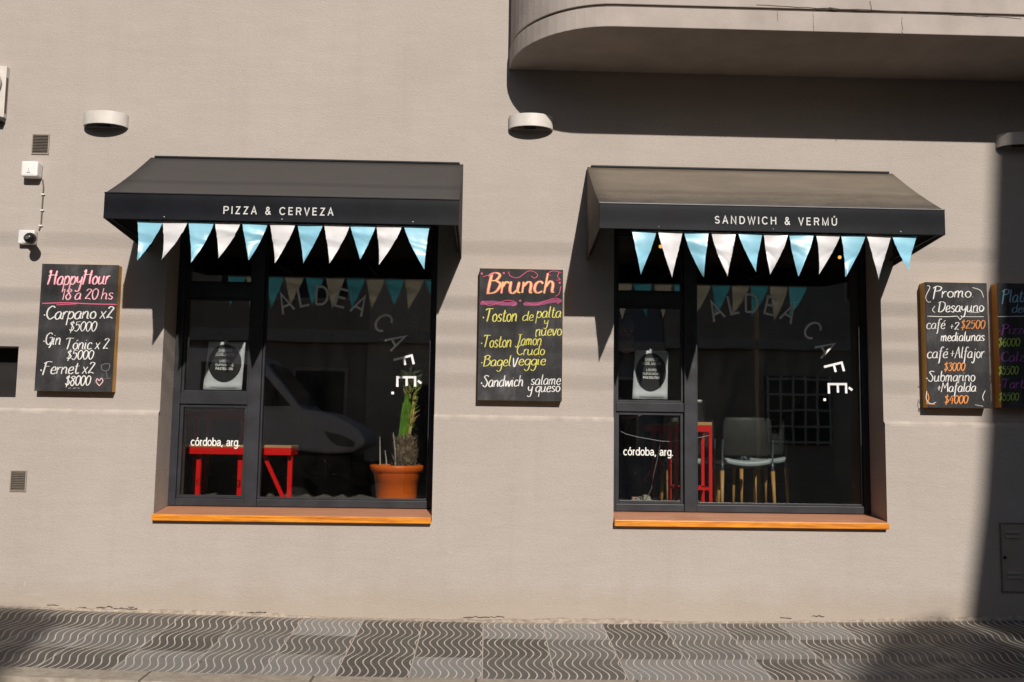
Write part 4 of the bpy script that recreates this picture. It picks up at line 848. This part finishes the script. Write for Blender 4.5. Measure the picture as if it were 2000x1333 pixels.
def head(parent, c, pitch, yaw):
    "skull, brow, nose, cheeks and chin pulled out of one ball"
    b = MB(); b.ball((0, 0, 0), 1, 1, 1, 40, 28); Rm = Matrix.Rotation(yaw, 3, 'Z') @ Matrix.Rotation(pitch, 3, 'X')
    g = lambda x, z, cx, cz, sx, sz: math.exp(-((x - cx) / sx) ** 2 - ((z - cz) / sz) ** 2)
    for i, p in enumerate(b.v):
        x, y, z = p; q = V((x * .078 * (1 - .22 * max(0, -z) ** 1.5), y * .098, z * .122))
        if y < 0:
            f = -y; q.y -= f * (.030 * g(x, z, 0, -.18, .16, .20) + .014 * g(x, z, 0, .02, .10, .25) + .010 * g(x, z, 0, .26, .55, .10) - .013 * g(abs(x), z, .38, .10, .17, .10) + .012 * g(x, z, 0, -.52, .3, .10) + .014 * g(x, z, 0, -.85, .35, .2))
        b.v[i] = V(c) + Rm @ q
    h = b.build('head', 'skin', parent, smooth=True)
    P = lambda x, y, z: V(c) + Rm @ V((x, y, z))
    for s in (-1, 1):
        e = MB(); q = P(s * .030, -.088, .012); e.ball(q, .011, .009, .008, 12, 8); e.build('eye', 'white', h, smooth=True)
        q = P(s * .080, .008, .0); e = MB(); e.ball(q, .010, .020, .032, 10, 8); e.build('ear', 'skin', h, smooth=True)
    m = MB(); m.tube([P(-.024, -.098, -.060), P(0, -.105, -.058), P(.024, -.098, -.060)], [.003, .005, .003], 8); m.build('mouth', 'lip', h)
    r = random.Random(3); hb = MB(); hr = MB()
    for k in range(520):
        a = r.uniform(-1.25, 1.25); z = r.uniform(-.118, -.045); rr = .082 - .25 * max(0, -.09 - z); p0 = P(math.sin(a) * rr, -math.cos(a) * (rr + .014), z); p1 = P(math.sin(a) * (rr + .012) + r.uniform(-.006, .006), -math.cos(a) * (rr + .026), z - r.uniform(.02, .05)); hb.tube([p0, p1], [.004, .0012], 4)
    hb.build('beard', 'beard', h)
    cp = MB(); cp.ball((0, 0, 0), 1, 1, 1, 32, 20)
    keep = [i for i, p in enumerate(cp.v)]
    for i, p in enumerate(cp.v):
        zz = max(p.z, .30 if p.y < 0 else -.1); cp.v[i] = P(p.x * .084, p.y * .104 + .002, zz * .130)
    cp.build('hair', 'beard', h, smooth=True)
    for s in (-1, 1):
        L = [P(s * .030 + .023 * math.cos(k * .5236), -.112 - .0 * k, .008 + .018 * math.sin(k * .5236)) for k in range(13)]; e = MB(); e.tube(L, .0018, 6); e.build('spectacle_rim', 'black', h)
    return h
head(t, (HX, HY - .03, FZ + 1.665), math.radians(22), math.radians(14))
# clothing follows the same skeleton, a little thicker
skinned('shirt', 'shirt', t, [(B[0], B[1], FZ + .90, (.172, .128)), (B[0], B[1], FZ + 1.12, (.168, .13)), (B[0], B[1] - .01, FZ + 1.34, (.185, .132)), (B[0], B[1] - .025, FZ + 1.455, (.10, .09)),
    (B[0] - .19, B[1] - .01, FZ + 1.40, .075), (B[0] - .25, B[1] - .03, FZ + 1.12, .058), (B[0] - .13, B[1] - .20, FZ + 1.03, .044), (B[0] + .19, B[1] - .01, FZ + 1.40, .075), (B[0] + .25, B[1] - .03, FZ + 1.12, .058), (B[0] + .13, B[1] - .20, FZ + 1.03, .044)], [(0, 1), (1, 2), (2, 3), (2, 4), (4, 5), (5, 6), (2, 7), (7, 8), (8, 9)])
skinned('trousers', 'trousers', t, [(B[0], B[1], FZ + .94, (.165, .122)), (B[0] - .09, B[1], FZ + .84, .105), (B[0] - .10, B[1], FZ + .48, .08), (B[0] - .10, B[1] + .03, FZ + .10, .065), (B[0] + .09, B[1], FZ + .84, .105), (B[0] + .10, B[1], FZ + .48, .08), (B[0] + .10, B[1] + .03, FZ + .10, .065)], [(0, 1), (1, 2), (2, 3), (0, 4), (4, 5), (5, 6)])
for s in (-1, 1):
    for k in range(5):
        x = B[0] + s * .08 + (k - 2) * .017; y = B[1] - .285; L = (.055, .07, .076, .07, .045)[k]
        if k == (4 if s > 0 else 0): x += s * .0
        MB().tube([(x, y + .01, FZ + 1.0), (x - s * .004, y - L * .5, FZ + .99), (x - s * .008, y - L * .8, FZ + .965)], [.0095, .0085, .006], 8).build('finger', 'skin', body, smooth=True)

# ------------------------------------------------------------------ the street behind the camera (mirrored in the panes, and what shades the wall)
for i, zv in enumerate((3.06, 2.57, 2.335, 2.12, 1.85)):
    T = 9.5; b = MB(); b.tube([(x, -T + .05 * i, zv + .6 * T + .0006 * x * x - .003 * i * x * .3) for x in range(-30, 31, 3)], .0082 + .003 * (i % 2), 8)
    tag(b.build('overhead_cable', 'steel', smooth=True), 'black overhead cable strung along the street, one of five throwing soft bands on the wall', 'cable', 'overhead street cables')

def front(o, items, y):
    for name, mat, x0, x1, z0, z1 in items:
        f = MB().box(x0 - .08, x1 + .08, y - .02, y + .05, z0 - .06, z1 + .08).build(name, 'trim', o); MB().box(x0, x1, y + .0505, y + .058, z0, z1).build('panel', mat, f)
YB = -15.0
t = thing('townhouse', 'tan three-storey townhouse with parapet across the street, left of the van', 'building', (-8, YB, -.1))
MB().box(-18, -.25, YB - 8, YB, -.1, 8.80).build('wall', 'tan', t)
MB().prism_y([(-18.2, 8.801), (-.22, 8.801), (-.22, 8.86), (-.6, 9.0), (-18.2, 9.12)], YB - .4, YB + .12).build('parapet', 'trim', t)
MB().box(-18, -.25, YB + .001, YB + .22, 3.7, 4.0).build('cornice', 'trim', t)
MB().box(-2.96, -.252, YB + .0005, YB + .06, -.1, 3.69).build('pale_bay', 'palewall', t); MB().box(-2.96, -.252, YB + .0005, YB + .06, 4.01, 8.78).build('pale_bay', 'palewall', t)
MB().box(-2.0, -1.0, YB + .0605, YB + .075, .0, 2.7).build('side_door', 'shut', t)
front(t, [('door', 'shut', -9.5, -8.2, 0, 2.9), ('window', 'shut', -6.6, -5.2, .9, 2.9), ('door', 'shut', -4.7, -3.5, 0, 3.0), ('window', 'shut', -6.6, -5.2, 4.8, 6.9), ('window', 'shut', -4.8, -3.5, 4.8, 6.9), ('window', 'shut', -10, -8.5, 4.8, 6.9)], YB)
t = thing('low_house', 'low grey house with barred window across the street, mirrored in the right window', 'building', (2.2, YB, -.1))
MB().box(-.24, 4.4, YB - 8, YB - .2, -.1, 7.5).build('wall', 'grey', t)  # wall made taller to block more sky and cut bounce from the street
MB().box(-.24, 4.4, YB - .199, YB + .1, 3.6, 3.85).build('cornice', 'trim', t)
front(t, [('door', 'shut', .4, 1.5, 0, 2.9), ('window', 'shut', 2.2, 3.7, 1.1, 2.9)], YB - .2)
t = thing('tower_block', 'cream tower block with pitched side wing across the street, shading the wall at right', 'building', (10, YB, -.1))
TP = [(6.75, -.1), (6.79, 8.6), (7.01, 10), (7.11, 11), (7.24, 13), (7.45, 17), (18, 17), (18, -.1)]
MB().hull([(x, YB, z) for x, z in TP], [(x + (1.6 if x < 10 else 0), YB - 8, z) for x, z in TP]).build('wall', 'cream', t)
MB().box(4.41, 6.69, YB - 6, YB - .1, -.1, 7.72).build('wing', 'cream', t)
MB().prism_y([(4.2, 7.73), (6.72, 7.73), (6.72, 9.12), (6.42, 9.04), (6.08, 8.92), (5.55, 8.50), (4.95, 8.02)], YB - 6, YB).build('roof', 'rooft', t)
MB().box(4.41, 18, YB + .001, YB + .16, 3.7, 3.95).build('cornice', 'trim', t)
wf = MB().box(6.9, 8.55, YB + .001, YB + .06, 1.35, 3.05).build('window', 'shut', t); g = MB()
for i in range(6): g.box(6.95 + i * .31 - .025, 6.95 + i * .31 + .025, YB + .061, YB + .09, 1.35, 3.05)
for i in range(5): g.box(6.9, 8.55, YB + .0905, YB + .115, 1.42 + i * .39 - .025, 1.42 + i * .39 + .025)
g.build('window_bars', 'grillbar', wf)
front(t, [('door', 'shut', 10, 11.3, 0, 2.9), ('window', 'shut', 13, 14.4, 1.1, 2.9), ('window', 'shut', 9, 10.4, 5, 7), ('window', 'shut', 12, 13.4, 5, 7)], YB)

# delivery van parked opposite
t = thing('van', 'white delivery van parked across the street, mirrored in the left window', 'van', (-5.4, -10.3, -.19)); G = -.19
prof = [(-2.22, 1.28), (-2.25, 1.42), (-2.34, 1.55), (-2.56, 1.70), (-2.94, 1.86), (-3.42, 1.94), (-4.19, 2.84), (-4.34, 2.96), (-4.6, 3.04), (-8.6, 3.08), (-8.7, 2.9), (-8.7, 1.12), (-3.67, 1.19), (-3.2, 1.13), (-2.92, 1.10), (-2.45, 1.14)]
b = MB().prism_y(prof, -11.3, -9.3); b.build('body', 'vanwhite', t, bevel=.06)
MB().hull([(-8.7, -11.28, .22), (-2.3, -11.28, .22), (-2.3, -9.32, .22), (-8.7, -9.32, .22)], [(-8.7, -11.28, 1.09), (-2.5, -11.28, 1.09), (-2.5, -9.32, 1.09), (-8.7, -9.32, 1.09)]).build('lower_body', 'black', t, bevel=.03)
MB().prism_y([(-3.62, 1.98), (-4.28, 2.74), (-5.3, 2.78), (-5.3, 1.96)], -9.299, -9.28).build('side_window', 'vanglass', t)
MB().hull([(-3.50, -11.1, 2.04), (-3.50, -9.5, 2.04), (-4.12, -9.6, 2.77), (-4.12, -11.0, 2.77)], [(-3.44, -11.1, 2.05), (-3.44, -9.5, 2.05), (-4.06, -9.6, 2.79), (-4.06, -11.0, 2.79)]).build('windscreen', 'vanglass', t)
for y in (-9.31, -11.32): MB().prism_y([(-3.0, 1.53), (-2.66, 1.46), (-2.42, 1.33), (-2.45, 1.24), (-2.74, 1.27), (-2.9, 1.38)], y, y + .035).build('headlight', 'headl', t)
MB().box(-2.5, -2.14, -11.3, -9.3, .5, .95).build('bumper', 'black', t, bevel=.05)
G = .08
for x in (-3.45, -7.3):
    for y in (-9.42, -11.08):
        wh = MB().tube([(x, y - .12, .25), (x, y + .14, .25)], .44, 28).build('wheel', 'tyre', t, bevel=.02); MB().tube([(x, y + .141, .25), (x, y + .15, .25)], .26, 20).build('rim', 'hub', wh)
MB().box(-4.05, -3.9, -9.27, -9.02, 1.98, 2.3).build('mirror', 'black', t, bevel=.03)
